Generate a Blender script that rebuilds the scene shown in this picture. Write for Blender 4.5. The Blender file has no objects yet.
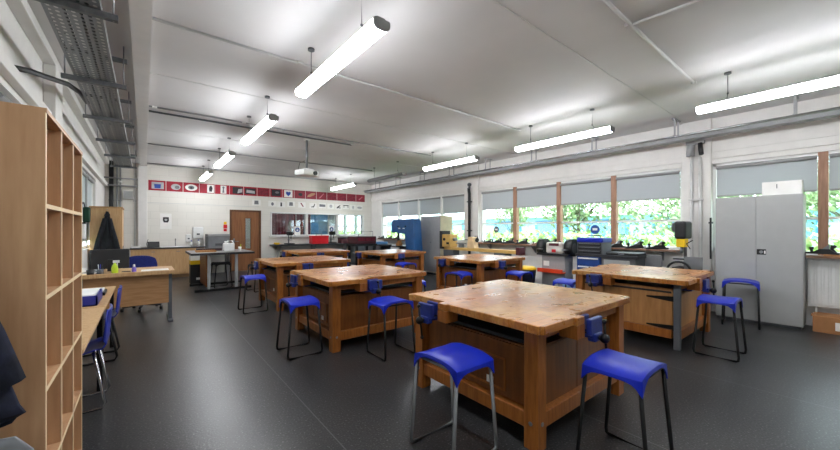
import bpy, bmesh, math, random
from mathutils import Vector, Matrix
random.seed(7)
PI = math.pi
scene = bpy.context.scene
COL = scene.collection

# ------------------------------------------------------------------ materials
def lin(h):
    h = h.lstrip('#'); out = []
    for i in (0, 2, 4):
        v = int(h[i:i+2], 16) / 255
        out.append(v / 12.92 if v <= .04045 else ((v + .055) / 1.055) ** 2.4)
    return (*out, 1)

MATS = {}
def mat(name, hexa, rough=.5, metal=0, var=.12, scale=6, stretch=(1, 1, 1), bump=0, hex2=None, spec=.5, coat=0, detail=4):
    """principled surface whose own colour varies a little by noise"""
    if name in MATS: return MATS[name]
    m = bpy.data.materials.new(name); m.use_nodes = True
    nt = m.node_tree; b = nt.nodes['Principled BSDF']
    b.inputs['Roughness'].default_value = rough; b.inputs['Metallic'].default_value = metal
    b.inputs['Specular IOR Level'].default_value = spec
    b.inputs['Coat Weight'].default_value = coat
    c1 = lin(hexa)
    c2 = lin(hex2) if hex2 else tuple(max(0, v * (1 - 2 * var)) for v in c1[:3]) + (1,)
    if not hex2: c1 = tuple(min(1, v * (1 + var)) for v in c1[:3]) + (1,)
    tc = nt.nodes.new('ShaderNodeTexCoord'); mp = nt.nodes.new('ShaderNodeMapping')
    mp.inputs['Scale'].default_value = stretch
    nz = nt.nodes.new('ShaderNodeTexNoise'); nz.inputs['Scale'].default_value = scale; nz.inputs['Detail'].default_value = detail
    rp = nt.nodes.new('ShaderNodeValToRGB')
    rp.color_ramp.elements[0].position = .32; rp.color_ramp.elements[0].color = c2
    rp.color_ramp.elements[1].position = .68; rp.color_ramp.elements[1].color = c1
    nt.links.new(tc.outputs['Object'], mp.inputs['Vector']); nt.links.new(mp.outputs['Vector'], nz.inputs['Vector'])
    nt.links.new(nz.outputs['Fac'], rp.inputs['Fac']); nt.links.new(rp.outputs['Color'], b.inputs['Base Color'])
    if bump:
        bp = nt.nodes.new('ShaderNodeBump'); bp.inputs['Strength'].default_value = bump; bp.inputs['Distance'].default_value = .01
        nt.links.new(nz.outputs['Fac'], bp.inputs['Height']); nt.links.new(bp.outputs['Normal'], b.inputs['Normal'])
    MATS[name] = m
    return m

def emit(name, hexa, s):
    m = bpy.data.materials.new(name); m.use_nodes = True
    b = m.node_tree.nodes['Principled BSDF']
    b.inputs['Base Color'].default_value = lin(hexa)
    b.inputs['Emission Color'].default_value = lin(hexa); b.inputs['Emission Strength'].default_value = s
    return m

def glass_mat(name, tint='#f4fbfb', refl=.07):
    m = bpy.data.materials.new(name); m.use_nodes = True; nt = m.node_tree
    for n in list(nt.nodes): nt.nodes.remove(n)
    o = nt.nodes.new('ShaderNodeOutputMaterial'); mx = nt.nodes.new('ShaderNodeMixShader')
    t = nt.nodes.new('ShaderNodeBsdfTransparent'); t.inputs[0].default_value = lin(tint)
    g = nt.nodes.new('ShaderNodeBsdfGlossy'); g.inputs['Roughness'].default_value = .03
    mx.inputs[0].default_value = refl
    nt.links.new(t.outputs[0], mx.inputs[1]); nt.links.new(g.outputs[0], mx.inputs[2]); nt.links.new(mx.outputs[0], o.inputs[0])
    return m

def floor_mat():
    m = bpy.data.materials.new('speckled vinyl'); m.use_nodes = True; nt = m.node_tree; b = nt.nodes['Principled BSDF']
    tc = nt.nodes.new('ShaderNodeTexCoord')
    n1 = nt.nodes.new('ShaderNodeTexNoise'); n1.inputs['Scale'].default_value = 75; n1.inputs['Detail'].default_value = 2
    r1 = nt.nodes.new('ShaderNodeValToRGB'); e = r1.color_ramp.elements
    e[0].position = .35; e[0].color = lin('#1f1f20'); e[1].position = .62; e[1].color = lin('#333334')
    e2 = e.new(.75); e2.color = lin('#777778')
    n2 = nt.nodes.new('ShaderNodeTexNoise'); n2.inputs['Scale'].default_value = 1.3; n2.inputs['Detail'].default_value = 5
    r2 = nt.nodes.new('ShaderNodeMapRange'); r2.inputs['To Min'].default_value = .25; r2.inputs['To Max'].default_value = .36
    bp = nt.nodes.new('ShaderNodeBump'); bp.inputs['Strength'].default_value = .3; bp.inputs['Distance'].default_value = .004
    L = nt.links.new
    L(tc.outputs['Object'], n1.inputs['Vector']); L(tc.outputs['Object'], n2.inputs['Vector'])
    L(n1.outputs['Fac'], r1.inputs['Fac']); sp = nt.nodes.new('ShaderNodeSeparateXYZ'); w1 = nt.nodes.new('ShaderNodeMath'); w1.operation = 'PINGPONG'; w1.inputs[1].default_value = .8   # welded joints every 1.6 m
    w0 = nt.nodes.new('ShaderNodeMath'); w0.operation = 'SUBTRACT'; w0.inputs[1].default_value = 1.0 - 1.6
    w2 = nt.nodes.new('ShaderNodeMath'); w2.operation = 'LESS_THAN'; w2.inputs[1].default_value = .004
    mx = nt.nodes.new('ShaderNodeMix'); mx.data_type = 'RGBA'; mx.inputs[7].default_value = lin('#5c5c5e')
    L(tc.outputs['Object'], sp.inputs[0]); L(sp.outputs['X'], w0.inputs[0]); L(w0.outputs[0], w1.inputs[0]); L(w1.outputs[0], w2.inputs[0]); L(w2.outputs[0], mx.inputs[0])
    L(r1.outputs['Color'], mx.inputs[6]); L(mx.outputs[2], b.inputs['Base Color'])
    L(n2.outputs['Fac'], r2.inputs['Value']); L(r2.outputs['Result'], b.inputs['Roughness'])
    L(n1.outputs['Fac'], bp.inputs['Height']); L(bp.outputs['Normal'], b.inputs['Normal'])
    return m

def block_mat(name, hexa):
    """painted blockwork: faint joints of 440 x 215 mm blocks (x along the wall, z up)"""
    m = bpy.data.materials.new(name); m.use_nodes = True; nt = m.node_tree; b = nt.nodes['Principled BSDF']
    b.inputs['Roughness'].default_value = .6
    tc = nt.nodes.new('ShaderNodeTexCoord'); sp = nt.nodes.new('ShaderNodeSeparateXYZ'); cb = nt.nodes.new('ShaderNodeCombineXYZ')
    ad = nt.nodes.new('ShaderNodeMath')
    bt = nt.nodes.new('ShaderNodeTexBrick')
    bt.inputs['Scale'].default_value = 1; bt.inputs['Brick Width'].default_value = .44; bt.inputs['Row Height'].default_value = .215
    bt.inputs['Mortar Size'].default_value = .006; bt.inputs['Mortar Smooth'].default_value = .6
    c = lin(hexa); bt.inputs['Color1'].default_value = c
    bt.inputs['Color2'].default_value = tuple(v * .96 for v in c[:3]) + (1,)
    bt.inputs['Mortar'].default_value = tuple(v * .86 for v in c[:3]) + (1,)
    bp = nt.nodes.new('ShaderNodeBump'); bp.inputs['Strength'].default_value = .25; bp.inputs['Distance'].default_value = .004; bp.invert = True
    L = nt.links.new
    L(tc.outputs['Object'], sp.inputs[0]); L(sp.outputs['X'], ad.inputs[0]); L(sp.outputs['Y'], ad.inputs[1])
    L(ad.outputs[0], cb.inputs['X']); L(sp.outputs['Z'], cb.inputs['Y'])
    L(cb.outputs[0], bt.inputs['Vector']); L(bt.outputs['Color'], b.inputs['Base Color'])
    L(bt.outputs['Fac'], bp.inputs['Height']); L(bp.outputs['Normal'], b.inputs['Normal'])
    return m

def top_mat():
    """worn laminated beech: staves, scuffs, old pale scratches and glue stains under a gloss"""
    m = bpy.data.materials.new('worn beech top'); m.use_nodes = True; nt = m.node_tree; b = nt.nodes['Principled BSDF']
    b.inputs['Coat Weight'].default_value = .08; b.inputs['Coat Roughness'].default_value = .15; b.inputs['Specular IOR Level'].default_value = .4
    tc = nt.nodes.new('ShaderNodeTexCoord')
    bt = nt.nodes.new('ShaderNodeTexBrick'); bt.inputs['Scale'].default_value = 1
    bt.inputs['Brick Width'].default_value = .7; bt.inputs['Row Height'].default_value = .085; bt.inputs['Mortar Size'].default_value = .0015
    bt.inputs['Color1'].default_value = lin('#bd7f3c'); bt.inputs['Color2'].default_value = lin('#a0652b'); bt.inputs['Mortar'].default_value = lin('#6b4526')
    mp = nt.nodes.new('ShaderNodeMapping'); mp.inputs['Scale'].default_value = (2, 22, 22)
    n1 = nt.nodes.new('ShaderNodeTexNoise'); n1.inputs['Scale'].default_value = 2.5; n1.inputs['Detail'].default_value = 6
    m1 = nt.nodes.new('ShaderNodeMix'); m1.data_type = 'RGBA'; m1.blend_type = 'MULTIPLY'; m1.inputs[0].default_value = .55
    rg = nt.nodes.new('ShaderNodeValToRGB'); rg.color_ramp.elements[0].color = lin('#c09a68'); rg.color_ramp.elements[1].color = (1, 1, 1, 1)
    rg.color_ramp.elements[0].position = .3; rg.color_ramp.elements[1].position = .65
    n2 = nt.nodes.new('ShaderNodeTexNoise'); n2.inputs['Scale'].default_value = 3.2; n2.inputs['Detail'].default_value = 9; n2.inputs['Roughness'].default_value = .7
    r2 = nt.nodes.new('ShaderNodeValToRGB'); r2.color_ramp.elements[0].position = .5; r2.color_ramp.elements[1].position = .62
    m2 = nt.nodes.new('ShaderNodeMix'); m2.data_type = 'RGBA'; m2.inputs[7].default_value = lin('#d2a766')
    n3 = nt.nodes.new('ShaderNodeTexNoise'); n3.inputs['Scale'].default_value = 9; n3.inputs['Detail'].default_value = 8
    r3 = nt.nodes.new('ShaderNodeValToRGB'); r3.color_ramp.elements[0].position = .62; r3.color_ramp.elements[1].position = .7
    r3.color_ramp.elements[1].color = (.7, .7, .7, 1)
    m3 = nt.nodes.new('ShaderNodeMix'); m3.data_type = 'RGBA'; m3.inputs[7].default_value = lin('#6e4630')
    rr = nt.nodes.new('ShaderNodeMapRange'); rr.inputs['To Min'].default_value = .14; rr.inputs['To Max'].default_value = .5
    fm = nt.nodes.new('ShaderNodeMath'); fm.operation = 'MULTIPLY'; fm.inputs[1].default_value = .5
    L = nt.links.new
    for n in (bt, mp, n2, n3): L(tc.outputs['Object'], n.inputs['Vector'])
    L(mp.outputs[0], n1.inputs['Vector']); L(n1.outputs['Fac'], rg.inputs['Fac'])
    L(bt.outputs['Color'], m1.inputs[6]); L(rg.outputs['Color'], m1.inputs[7])
    L(n2.outputs['Fac'], r2.inputs['Fac']); L(r2.outputs['Color'], fm.inputs[0]); L(fm.outputs[0], m2.inputs[0]); L(m1.outputs[2], m2.inputs[6])
    L(n3.outputs['Fac'], r3.inputs['Fac']); L(r3.outputs['Color'], m3.inputs[0]); L(m2.outputs[2], m3.inputs[6])
    ln = nt.nodes.new('ShaderNodeVectorMath'); ln.operation = 'LENGTH'; sc2 = nt.nodes.new('ShaderNodeVectorMath'); sc2.operation = 'MULTIPLY'; sc2.inputs[1].default_value = (1, 1.1, 0)
    ad2 = nt.nodes.new('ShaderNodeMath'); ad2.operation = 'MULTIPLY_ADD'; ad2.inputs[1].default_value = .7
    r4 = nt.nodes.new('ShaderNodeValToRGB'); r4.color_ramp.elements[0].position = .7; r4.color_ramp.elements[0].color = (.6, .6, .6, 1); r4.color_ramp.elements[1].position = .9; r4.color_ramp.elements[1].color = (0, 0, 0, 1)
    m4 = nt.nodes.new('ShaderNodeMix'); m4.data_type = 'RGBA'; m4.blend_type = 'MULTIPLY'; m4.inputs[7].default_value = lin('#dcae7c')
    nt.links.new(tc.outputs['Object'], sc2.inputs[0]); nt.links.new(sc2.outputs[0], ln.inputs[0]); nt.links.new(n3.outputs['Fac'], ad2.inputs[0]); nt.links.new(ln.outputs['Value'], ad2.inputs[2])
    nt.links.new(ad2.outputs[0], r4.inputs['Fac']); nt.links.new(r4.outputs['Color'], m4.inputs[0]); nt.links.new(m3.outputs[2], m4.inputs[6])
    L(m4.outputs[2], b.inputs['Base Color']); L(n3.outputs['Fac'], rr.inputs['Value']); L(rr.outputs['Result'], b.inputs['Roughness'])
    return m

def perf_mat():
    """perforated galvanised sheet: real see-through slots"""
    m = bpy.data.materials.new('perforated zinc'); m.use_nodes = True; nt = m.node_tree; b = nt.nodes['Principled BSDF']
    b.inputs['Base Color'].default_value = lin('#8b8d8f'); b.inputs['Metallic'].default_value = .6; b.inputs['Roughness'].default_value = .45
    tc = nt.nodes.new('ShaderNodeTexCoord'); sp = nt.nodes.new('ShaderNodeSeparateXYZ'); cb = nt.nodes.new('ShaderNodeCombineXYZ')
    vs = nt.nodes.new('ShaderNodeTexVoronoi'); vs.inputs['Randomness'].default_value = 0; vs.inputs['Scale'].default_value = 1; vs.voronoi_dimensions = '2D'
    sc = nt.nodes.new('ShaderNodeVectorMath'); sc.operation = 'MULTIPLY'; sc.inputs[1].default_value = (24, 17, 1)
    lt = nt.nodes.new('ShaderNodeMath'); lt.operation = 'GREATER_THAN'; lt.inputs[1].default_value = .3
    L = nt.links.new
    L(tc.outputs['Object'], sc.inputs[0]); L(sc.outputs[0], vs.inputs['Vector']); L(vs.outputs['Distance'], lt.inputs[0]); L(lt.outputs[0], b.inputs['Alpha'])
    return m

def blind_mat():
    m = bpy.data.materials.new('grey blind cloth'); m.use_nodes = True; nt = m.node_tree; b = nt.nodes['Principled BSDF']
    b.inputs['Base Color'].default_value = lin('#b9bfc2'); b.inputs['Roughness'].default_value = .85
    o = nt.nodes['Material Output']; t = nt.nodes.new('ShaderNodeBsdfTranslucent'); t.inputs[0].default_value = lin('#aab4b8')
    mx = nt.nodes.new('ShaderNodeMixShader'); mx.inputs[0].default_value = .12
    nt.links.new(b.outputs[0], mx.inputs[1]); nt.links.new(t.outputs[0], mx.inputs[2]); nt.links.new(mx.outputs[0], o.inputs[0])
    return m

WHITE = mat('white paint', '#dcd9d5', .6, var=.02)
CEIL = mat('ceiling paint', '#cfcdcc', .7, var=.025, scale=1.2)
BLOCK = block_mat('painted blockwork', '#e0dcd4')
FLOOR = floor_mat()
TOP = top_mat()
BENCH = mat('varnished beech', '#a0622b', .42, var=.1, scale=5, stretch=(9, 9, 1), hex2='#824a1c', coat=.1, spec=.35)
BENCHP = mat('bench panel ply', '#7c4a20', .42, scale=3, stretch=(8, 8, 1), hex2='#633816', coat=.1, spec=.35)
PLY = mat('pale birch ply', '#b3814c', .5, scale=3, stretch=(8, 8, 1), hex2='#9a6a3a')
BEECH = mat('beech laminate', '#c9a578', .5, scale=4, stretch=(14, 14, 1.2), hex2='#b88f60')
BIRCH = mat('birch board', '#c99f78', .5, scale=3, stretch=(10, 10, 1), hex2='#b58a62')
EDGE = mat('pale birch edge', '#e6cda4', .5, var=.04)
DOORW = mat('oak veneer door', '#94613a', .45, scale=3, stretch=(12, 12, .8), hex2='#7b4c2a')
FRAMEW = mat('timber mullion', '#a67c63', .55, scale=4, stretch=(10, 10, 1), hex2='#8f6750')
SHELFW = mat('shelf pine', '#8d6a52', .55, scale=4, stretch=(10, 1, 10), hex2='#755441')
BLUEP = mat('royal blue plastic', '#0f26a8', .36, var=.05, spec=.35)
BLUEP2 = mat('deep blue plastic', '#1c2a8e', .35, var=.05)
VISEB = mat('blue vise enamel', '#1c2c78', .4, var=.15, scale=14)
BLACK = mat('black steel', '#0c0c0d', .45, var=.1, spec=.3)
BLACKP = mat('black plastic', '#18181a', .5, var=.1)
CHROME = mat('chrome tube', '#b8babd', .22, 1, var=.03)
STEEL = mat('brushed steel', '#8b8d90', .4, .85, var=.06)
ZINC = mat('galvanised strut', '#6f7275', .5, .6, var=.12, scale=20)
PERF = perf_mat()
GREYP = mat('grey powder coat', '#9a9b9b', .5, var=.03)
GREYD = mat('dark grey steel', '#55585c', .5, var=.06)
LOCK = mat('locker grey', '#a3a4a3', .45, var=.02)
PIPEW = mat('painted white pipe', '#c9c8c6', .5, var=.03)
PIPEG = mat('grey conduit', '#8f9091', .5, var=.05)
NAVY = mat('navy coat cloth', '#181c30', .9, var=.25, scale=18, bump=.5)
DKCOAT = mat('black coat cloth', '#14151b', .9, var=.25, scale=18, bump=.5)
BLIND = blind_mat()
GLASS = glass_mat('window glass')
GLASS2 = glass_mat('inner glass', '#e3e8ea', .1)
RED = mat('poster red', '#a3152d', .6, var=.1, scale=12)
REDB = mat('bright red plastic', '#d01220', .4, var=.05)
MAROON = mat('maroon cloth', '#7a1e30', .85, var=.3, scale=3, stretch=(10, 10, .3))
MAROONM = mat('maroon machine enamel', '#4c1622', .45, var=.08)
PAPER = mat('white paper', '#eceae6', .7, var=.02)
YEL = mat('yellow plastic', '#f0c50f', .45, var=.05)
YELM = mat('machine cream yellow', '#cda45a', .5, var=.06)
BSAW = mat('machine blue enamel', '#225a94', .45, var=.08)
TBLUE = mat('tool chest blue', '#1d4690', .4, var=.06)
ORANGE = mat('safety orange', '#d8431c', .45, var=.06)
CREAM = mat('cream enamel', '#cfc3a6', .5, var=.05)
WENAM = mat('white enamel', '#e2e2e0', .4, var=.02)
CARD = mat('brown cardboard', '#a9764a', .8, var=.07)
WORKT = mat('dark worktop', '#2c2d31', .4, var=.15, scale=30)
CRAFTT = mat('grey laminate top', '#6f6a6b', .3, var=.12, scale=4)
LGREEN = mat('lime liquid', '#b9d21c', .35, var=.05)
PURPLE = mat('violet liquid', '#6d55b8', .35, var=.05)
LEAF = mat('tree leaf', '#92a87c', .6, var=.3, scale=3)
LEAF2 = mat('hedge leaf', '#a3c273', .6, var=.3, scale=2)
BARK = mat('bark', '#6b5c4e', .9, var=.2, scale=10)
GRASS = mat('lawn', '#86b05c', .9, var=.2, scale=3)
CLAD = mat('blue cladding', '#86aed0', .6, var=.04)
ROOFM = mat('pale roof sheet', '#c8d4da', .6, var=.04)
TUBE = emit('lit diffuser', '#f7faff', 27)
TUBEOFF = mat('unlit diffuser', '#8d8f92', .4, var=.03)

# ------------------------------------------------------------------ mesh builder
class MB:
    def __init__(s): s.bm = bmesh.new()
    def box(s, x0, y0, z0, x1, y1, z1):
        v = [s.bm.verts.new((x, y, z)) for z in (z0, z1) for y in (y0, y1) for x in (x0, x1)]
        for f in ((0, 2, 3, 1), (4, 5, 7, 6), (0, 1, 5, 4), (2, 6, 7, 3), (0, 4, 6, 2), (1, 3, 7, 5)):
            s.bm.faces.new([v[i] for i in f])
        return s
    def c(s, cx, cy, cz, dx, dy, dz):
        return s.box(cx - dx / 2, cy - dy / 2, cz - dz / 2, cx + dx / 2, cy + dy / 2, cz + dz / 2)
    def prism(s, poly, a0, a1, axis='z'):
        def p(u, v, w):
            return {'z': (u, v, w), 'y': (u, w, v), 'x': (w, u, v)}[axis]
        lo = [s.bm.verts.new(p(u, v, a0)) for u, v in poly]; hi = [s.bm.verts.new(p(u, v, a1)) for u, v in poly]
        n = len(poly)
        fs = [s.bm.faces.new(lo[::-1]), s.bm.faces.new(hi)]
        for i in range(n): fs.append(s.bm.faces.new((lo[i], lo[(i + 1) % n], hi[(i + 1) % n], hi[i])))
        return s
    def cyl(s, p0, p1, r, n=12, r1=None): return s.tube([p0, p1], r, n, r1)
    def tube(s, pts, r, n=8, r1=None):
        pts = [Vector(p) for p in pts]; rings = []; ref = None
        for i, p in enumerate(pts):
            a = pts[max(i - 1, 0)]; b = pts[min(i + 1, len(pts) - 1)]
            d = (b - a).normalized()
            if ref is None: ref = Vector((0, 0, 1)) if abs(d.z) < .9 else Vector((1, 0, 0))
            u = d.cross(ref).normalized(); w = d.cross(u).normalized(); ref = -w if False else ref
            rr = r if r1 is None else r + (r1 - r) * i / (len(pts) - 1)
            rings.append([s.bm.verts.new(p + u * math.cos(2 * PI * k / n) * rr + w * math.sin(2 * PI * k / n) * rr) for k in range(n)])
        for A, B in zip(rings, rings[1:]):
            for k in range(n):
                f = s.bm.faces.new((A[k], A[(k + 1) % n], B[(k + 1) % n], B[k])); f.smooth = True
        s.bm.faces.new(rings[0][::-1]); s.bm.faces.new(rings[-1])
        return s
    def lathe(s, prof, o=(0, 0, 0), n=20):
        rings = []
        for r, z in prof:
            rings.append([s.bm.verts.new((o[0] + r * math.cos(2 * PI * k / n), o[1] + r * math.sin(2 * PI * k / n), o[2] + z)) for k in range(n)])
        for A, B in zip(rings, rings[1:]):
            for k in range(n):
                f = s.bm.faces.new((A[k], A[(k + 1) % n], B[(k + 1) % n], B[k])); f.smooth = True
        s.bm.faces.new(rings[0][::-1]); s.bm.faces.new(rings[-1])
        return s
    def ball(s, c, r, sc=(1, 1, 1), u=14, v=9):
        r_ = bmesh.ops.create_uvsphere(s.bm, u_segments=u, v_segments=v, radius=r, matrix=Matrix.Translation(c) @ Matrix.Diagonal((*sc, 1)))
        for vv in r_['verts']:
            for f in vv.link_faces: f.smooth = True
        return s
    def grid(s, fn, nu, nv, thick=0):
        """sheet from fn(u,v)->xyz, u,v in 0..1; closed with a second skin `thick` below"""
        A = [[s.bm.verts.new(fn(i / nu, j / nv)) for j in range(nv + 1)] for i in range(nu + 1)]
        for i in range(nu):
            for j in range(nv):
                f = s.bm.faces.new((A[i][j], A[i + 1][j], A[i + 1][j + 1], A[i][j + 1])); f.smooth = True
        return s
    def build(s, name, m, parent=None, bevel=0, solid=0, seg=2, loc=None, rot=None):
        bmesh.ops.recalc_face_normals(s.bm, faces=s.bm.faces)
        me = bpy.data.meshes.new(name); s.bm.to_mesh(me); s.bm.free()
        o = bpy.data.objects.new(name, me); COL.objects.link(o)
        me.materials.append(m)
        if parent: o.parent = parent
        if loc: o.location = loc
        if rot: o.rotation_euler = rot
        if solid:
            d = o.modifiers.new('thickness', 'SOLIDIFY'); d.thickness = solid; d.offset = 0
        if bevel:
            d = o.modifiers.new('edges', 'BEVEL'); d.width = bevel; d.segments = seg; d.limit_method = 'ANGLE'; d.angle_limit = .7
        return o

def thing(name, label, cat, loc=(0, 0, 0), rz=0, group=None):
    o = bpy.data.objects.new(name, None); COL.objects.link(o); o.empty_display_size = .1
    o.location = loc; o.rotation_euler = (0, 0, rz)
    return tag(o, label, cat, group)
def tag(o, label, cat, group=None):
    o['label'] = label; o['category'] = cat
    if group: o['group'] = group
    return o
def struct(o): o['kind'] = 'structure'; return o
def dup(root, label, loc=None, rz=None, group=None, sc=None):
    def cp(o, par):
        c = o.copy(); COL.objects.link(c)
        if par: c.parent = par
        for ch in kids.get(o.name, []): cp(ch, c)
        return c
    kids = {}
    for o in COL.objects:
        if o.parent: kids.setdefault(o.parent.name, []).append(o)
    r = cp(root, None)
    r['label'] = label
    if group: r['group'] = group
    if loc is not None: r.location = loc
    if rz is not None: r.rotation_euler = (0, 0, rz)
    if sc: r.scale = sc
    return r

# ------------------------------------------------------------------ room shell
XL, XR, YB, YR, H = -.86, 7.6, 12.85, -2.0, 3.3
YB2 = 17.2                                # far wall of the next room
struct(MB().box(XL - .25, YR - .2, -.12, XR + .25, YB2 + .2, 0).build('floor', FLOOR))
struct(MB().box(XL - .25, YR - .2, H, XR + .25, YB2 + .2, H + .25).build('ceiling', CEIL))
struct(MB().box(-.10, YR, H - .07, .05, YB, H).build('ceiling_beam', WHITE))
struct(MB().box(-.15, YB - .12, 0, .06, YB, H - .07).build('trim_1', WHITE, bevel=.01))
for k, y in enumerate((1.86, 5.3, 8.2, 11.1)):
    struct(MB().box(.05, y - .008, H - .006, XR, y + .008, H).build('trim_%d' % (k + 2), PIPEW))

# windows along the right wall: (y0, y1, mullions)
Z0, Z1 = 1.03, 2.52
RW = [(1.91, 6.73, [3.1, 4.32, 5.55]), (7.33, 12.05, [8.42, 9.63, 10.87]), (-1.5, 1.5, [.26, -.6])]
NEXT = (13.3, 16.6, [14.4, 15.5])
w = MB(); ys = sorted([r[0] for r in RW] + [NEXT[0]]); ye = sorted([r[1] for r in RW] + [NEXT[1]])
w.box(XR, YR, 0, XR + .25, YB2, Z0); w.box(XR, YR, Z1, XR + .25, YB2, H)
edges = [YR] + [v for p in zip(ys, ye) for v in p] + [YB2]
for a, b in zip(edges[::2], edges[1::2]): w.box(XR, a, Z0, XR + .25, b, Z1)
struct(w.build('wall_right', WHITE))
# shallow pilasters at the columns and a beam over the windows
struct(MB().box(XR - .06, 1.5, 0, XR, 1.91, H).build('trim_6', WHITE, bevel=.008))
struct(MB().box(XR - .06, 6.75, 0, XR, 7.31, H).build('trim_7', WHITE, bevel=.008))
struct(MB().box(XR - .035, YR, 2.6, XR, 1.5, 2.72).box(XR - .035, 1.91, 2.6, XR, 6.75, 2.72).box(XR - .035, 7.31, 2.6, XR, YB, 2.72).build('trim_8', WHITE, bevel=.006))

def window(n, x, y0, y1, mull, woodm, side=1):
    """timber frame, a transom across each light and one pane per light"""
    fr = MB(); xs = (x + .05, x + .13) if side > 0 else (x - .13, x - .05)
    for a in (y0, y1 - .05): fr.box(xs[0], a, Z0, xs[1], a + .05, Z1)
    fr.box(xs[0], y0, Z0, xs[1], y1, Z0 + .05); fr.box(xs[0], y0, Z1 - .05, xs[1], y1, Z1)
    o = struct(fr.build('window_%d' % n, WENAM, bevel=.004))
    for m_ in mull: MB().box(xs[0] - .03, m_ - .05, Z0, xs[1] + .02, m_ + .05, Z1).build('mullion', woodm, o, bevel=.004)
    cuts = sorted([y0] + mull + [y1])
    for a, b in zip(cuts, cuts[1:]):
        xm = (xs[0] + xs[1]) / 2
        MB().box(xm - .02, a + .05, 1.545, xm + .02, b - .05, 1.585).build('transom', WENAM, o)
        MB().box(xm - .003, a + .05, Z0 + .05, xm + .003, b - .05, Z1 - .05).build('pane', GLASS, o)
    return cuts
G_BL = 'grey roller blinds on the window wall'
blind0 = None
def blind(x, a, b, zb, label, group, side=1):
    global blind0
    w_ = b - a - .11; t = thing('roller_blind', label, 'blind', (x, (a + b) / 2, 0), 0, group)
    MB().cyl((0, -w_ / 2, Z1 - .07), (0, w_ / 2, Z1 - .07), .028, 10).build('roller', GREYP, t)
    xc = .028 * (1 if side > 0 else -1)
    MB().box(xc - .002, -w_ / 2, zb, xc + .002, w_ / 2, Z1 - .07).build('cloth', BLIND, t)
    MB().box(xc - .008, -w_ / 2, zb - .025, xc + .008, w_ / 2, zb).build('bottom_bar', GREYP, t)
c1 = window(1, XR, *RW[0][:2], RW[0][2], FRAMEW)
c2 = window(2, XR, *RW[1][:2], RW[1][2], WENAM)
c3 = window(3, XR, *RW[2][:2], RW[2][2], FRAMEW)
window(4, XR, *NEXT[:2], NEXT[2], WENAM)
ordn = ['nearest the steel upright', 'second from the steel upright', 'third from the steel upright', 'beside the black downpipe']
for i, (a, b) in enumerate(zip(c1, c1[1:])):
    blind(XR + .025, a, b, 2.0 - .004 * i, 'grey half-lowered roller blind over the timber window, ' + ordn[i], G_BL)
ordn = ['beside the black downpipe and tall locker', 'above the tall two-tone locker', 'above the blue bandsaw', 'in the far corner of the room']
for i, (a, b) in enumerate(zip(c2, c2[1:])):
    blind(XR + .025, a, b, 1.94, 'grey roller blind on the far white window, ' + ordn[i], G_BL)
for i, (a, b) in enumerate(zip(c3, c3[1:])):
    blind(XR + .025, a, b, 1.98 if i == 2 else 1.98, ['grey roller blind out of sight beyond the radiator', 'grey roller blind at right edge of the photo', 'grey roller blind behind the grey steel cupboard'][i], G_BL)

# left wall, with its own windows high behind the bookcase
LW = [(.2, 5.35, [1.5, 2.8, 4.1]), (5.95, 10.6, [7.1, 8.3, 9.5])]
w = MB(); w.box(XL - .25, YR, 0, XL, YB2, Z0); w.box(XL - .25, YR, Z1, XL, YB2, H)
edges = [YR, .2, 5.35, 5.95, 10.6, YB2]
for a, b in zip(edges[::2], edges[1::2]): w.box(XL - .25, a, Z0, XL, b, Z1)
struct(w.build('wall_left', WHITE))
struct(MB().box(XL, YR, 2.58, XL + .07, YB, 2.68).box(XL, YR, H - .1, XL + .1, YB, H).build('trim_9', WHITE, bevel=.006))
struct(MB().box(XL, 5.45, 0, XL + .1, 5.85, H - .1).build('trim_10', WHITE, bevel=.008))
d1 = window(5, XL, *LW[0][:2], LW[0][2], GREYP, -1)
d2 = window(6, XL, *LW[1][:2], LW[1][2], GREYP, -1)
for i, (a, b) in enumerate(zip(d1, d1[1:])):
    blind(XL - .035, a, b, 1.2, 'pale blind closed over the left window, pane %s' % ['nearest the camera', 'behind the bookcase end', 'behind the bookcase', 'beyond the bookcase'][i], 'blinds on the left wall', -1)
for i, (a, b) in enumerate(zip(d2, d2[1:])):
    blind(XL - .035, a, b, 1.2, 'pale blind closed over the left window, %s' % ['just past the wall column', 'beside the dark hanging bag', 'above the teacher desk end', 'beside the tall wooden cupboard'][i], 'blinds on the left wall', -1)

# rear wall behind the camera, far wall of the next room
struct(MB().box(XL - .25, YR - .2, 0, XR + .25, YR, H).build('wall_rear', BLOCK))
struct(MB().box(XL - .25, YB2, 0, XR + .25, YB2 + .2, H).build('wall_beyond', BLOCK))
# back wall with door and inner window
DX0, DX1, DZ = 2.2, 3.17, 2.06
WX0, WX1, WZ0, WZ1 = 3.48, 7.22, 1.16, 2.03
w = MB()
w.box(XL, YB, 0, DX0, YB + .15, H); w.box(DX0, YB, DZ, DX1, YB + .15, H); w.box(DX1, YB, 0, WX0, YB + .15, H)
w.box(WX0, YB, 0, WX1, YB + .15, WZ0); w.box(WX0, YB, WZ1, WX1, YB + .15, H); w.box(WX1, YB, 0, XR, YB + .15, H)
struct(w.build('wall_back', BLOCK))
struct(MB().box(.06, YB - .006, 2.18, 3.1, YB, 2.195).build('trim_11', PIPEW))
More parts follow.
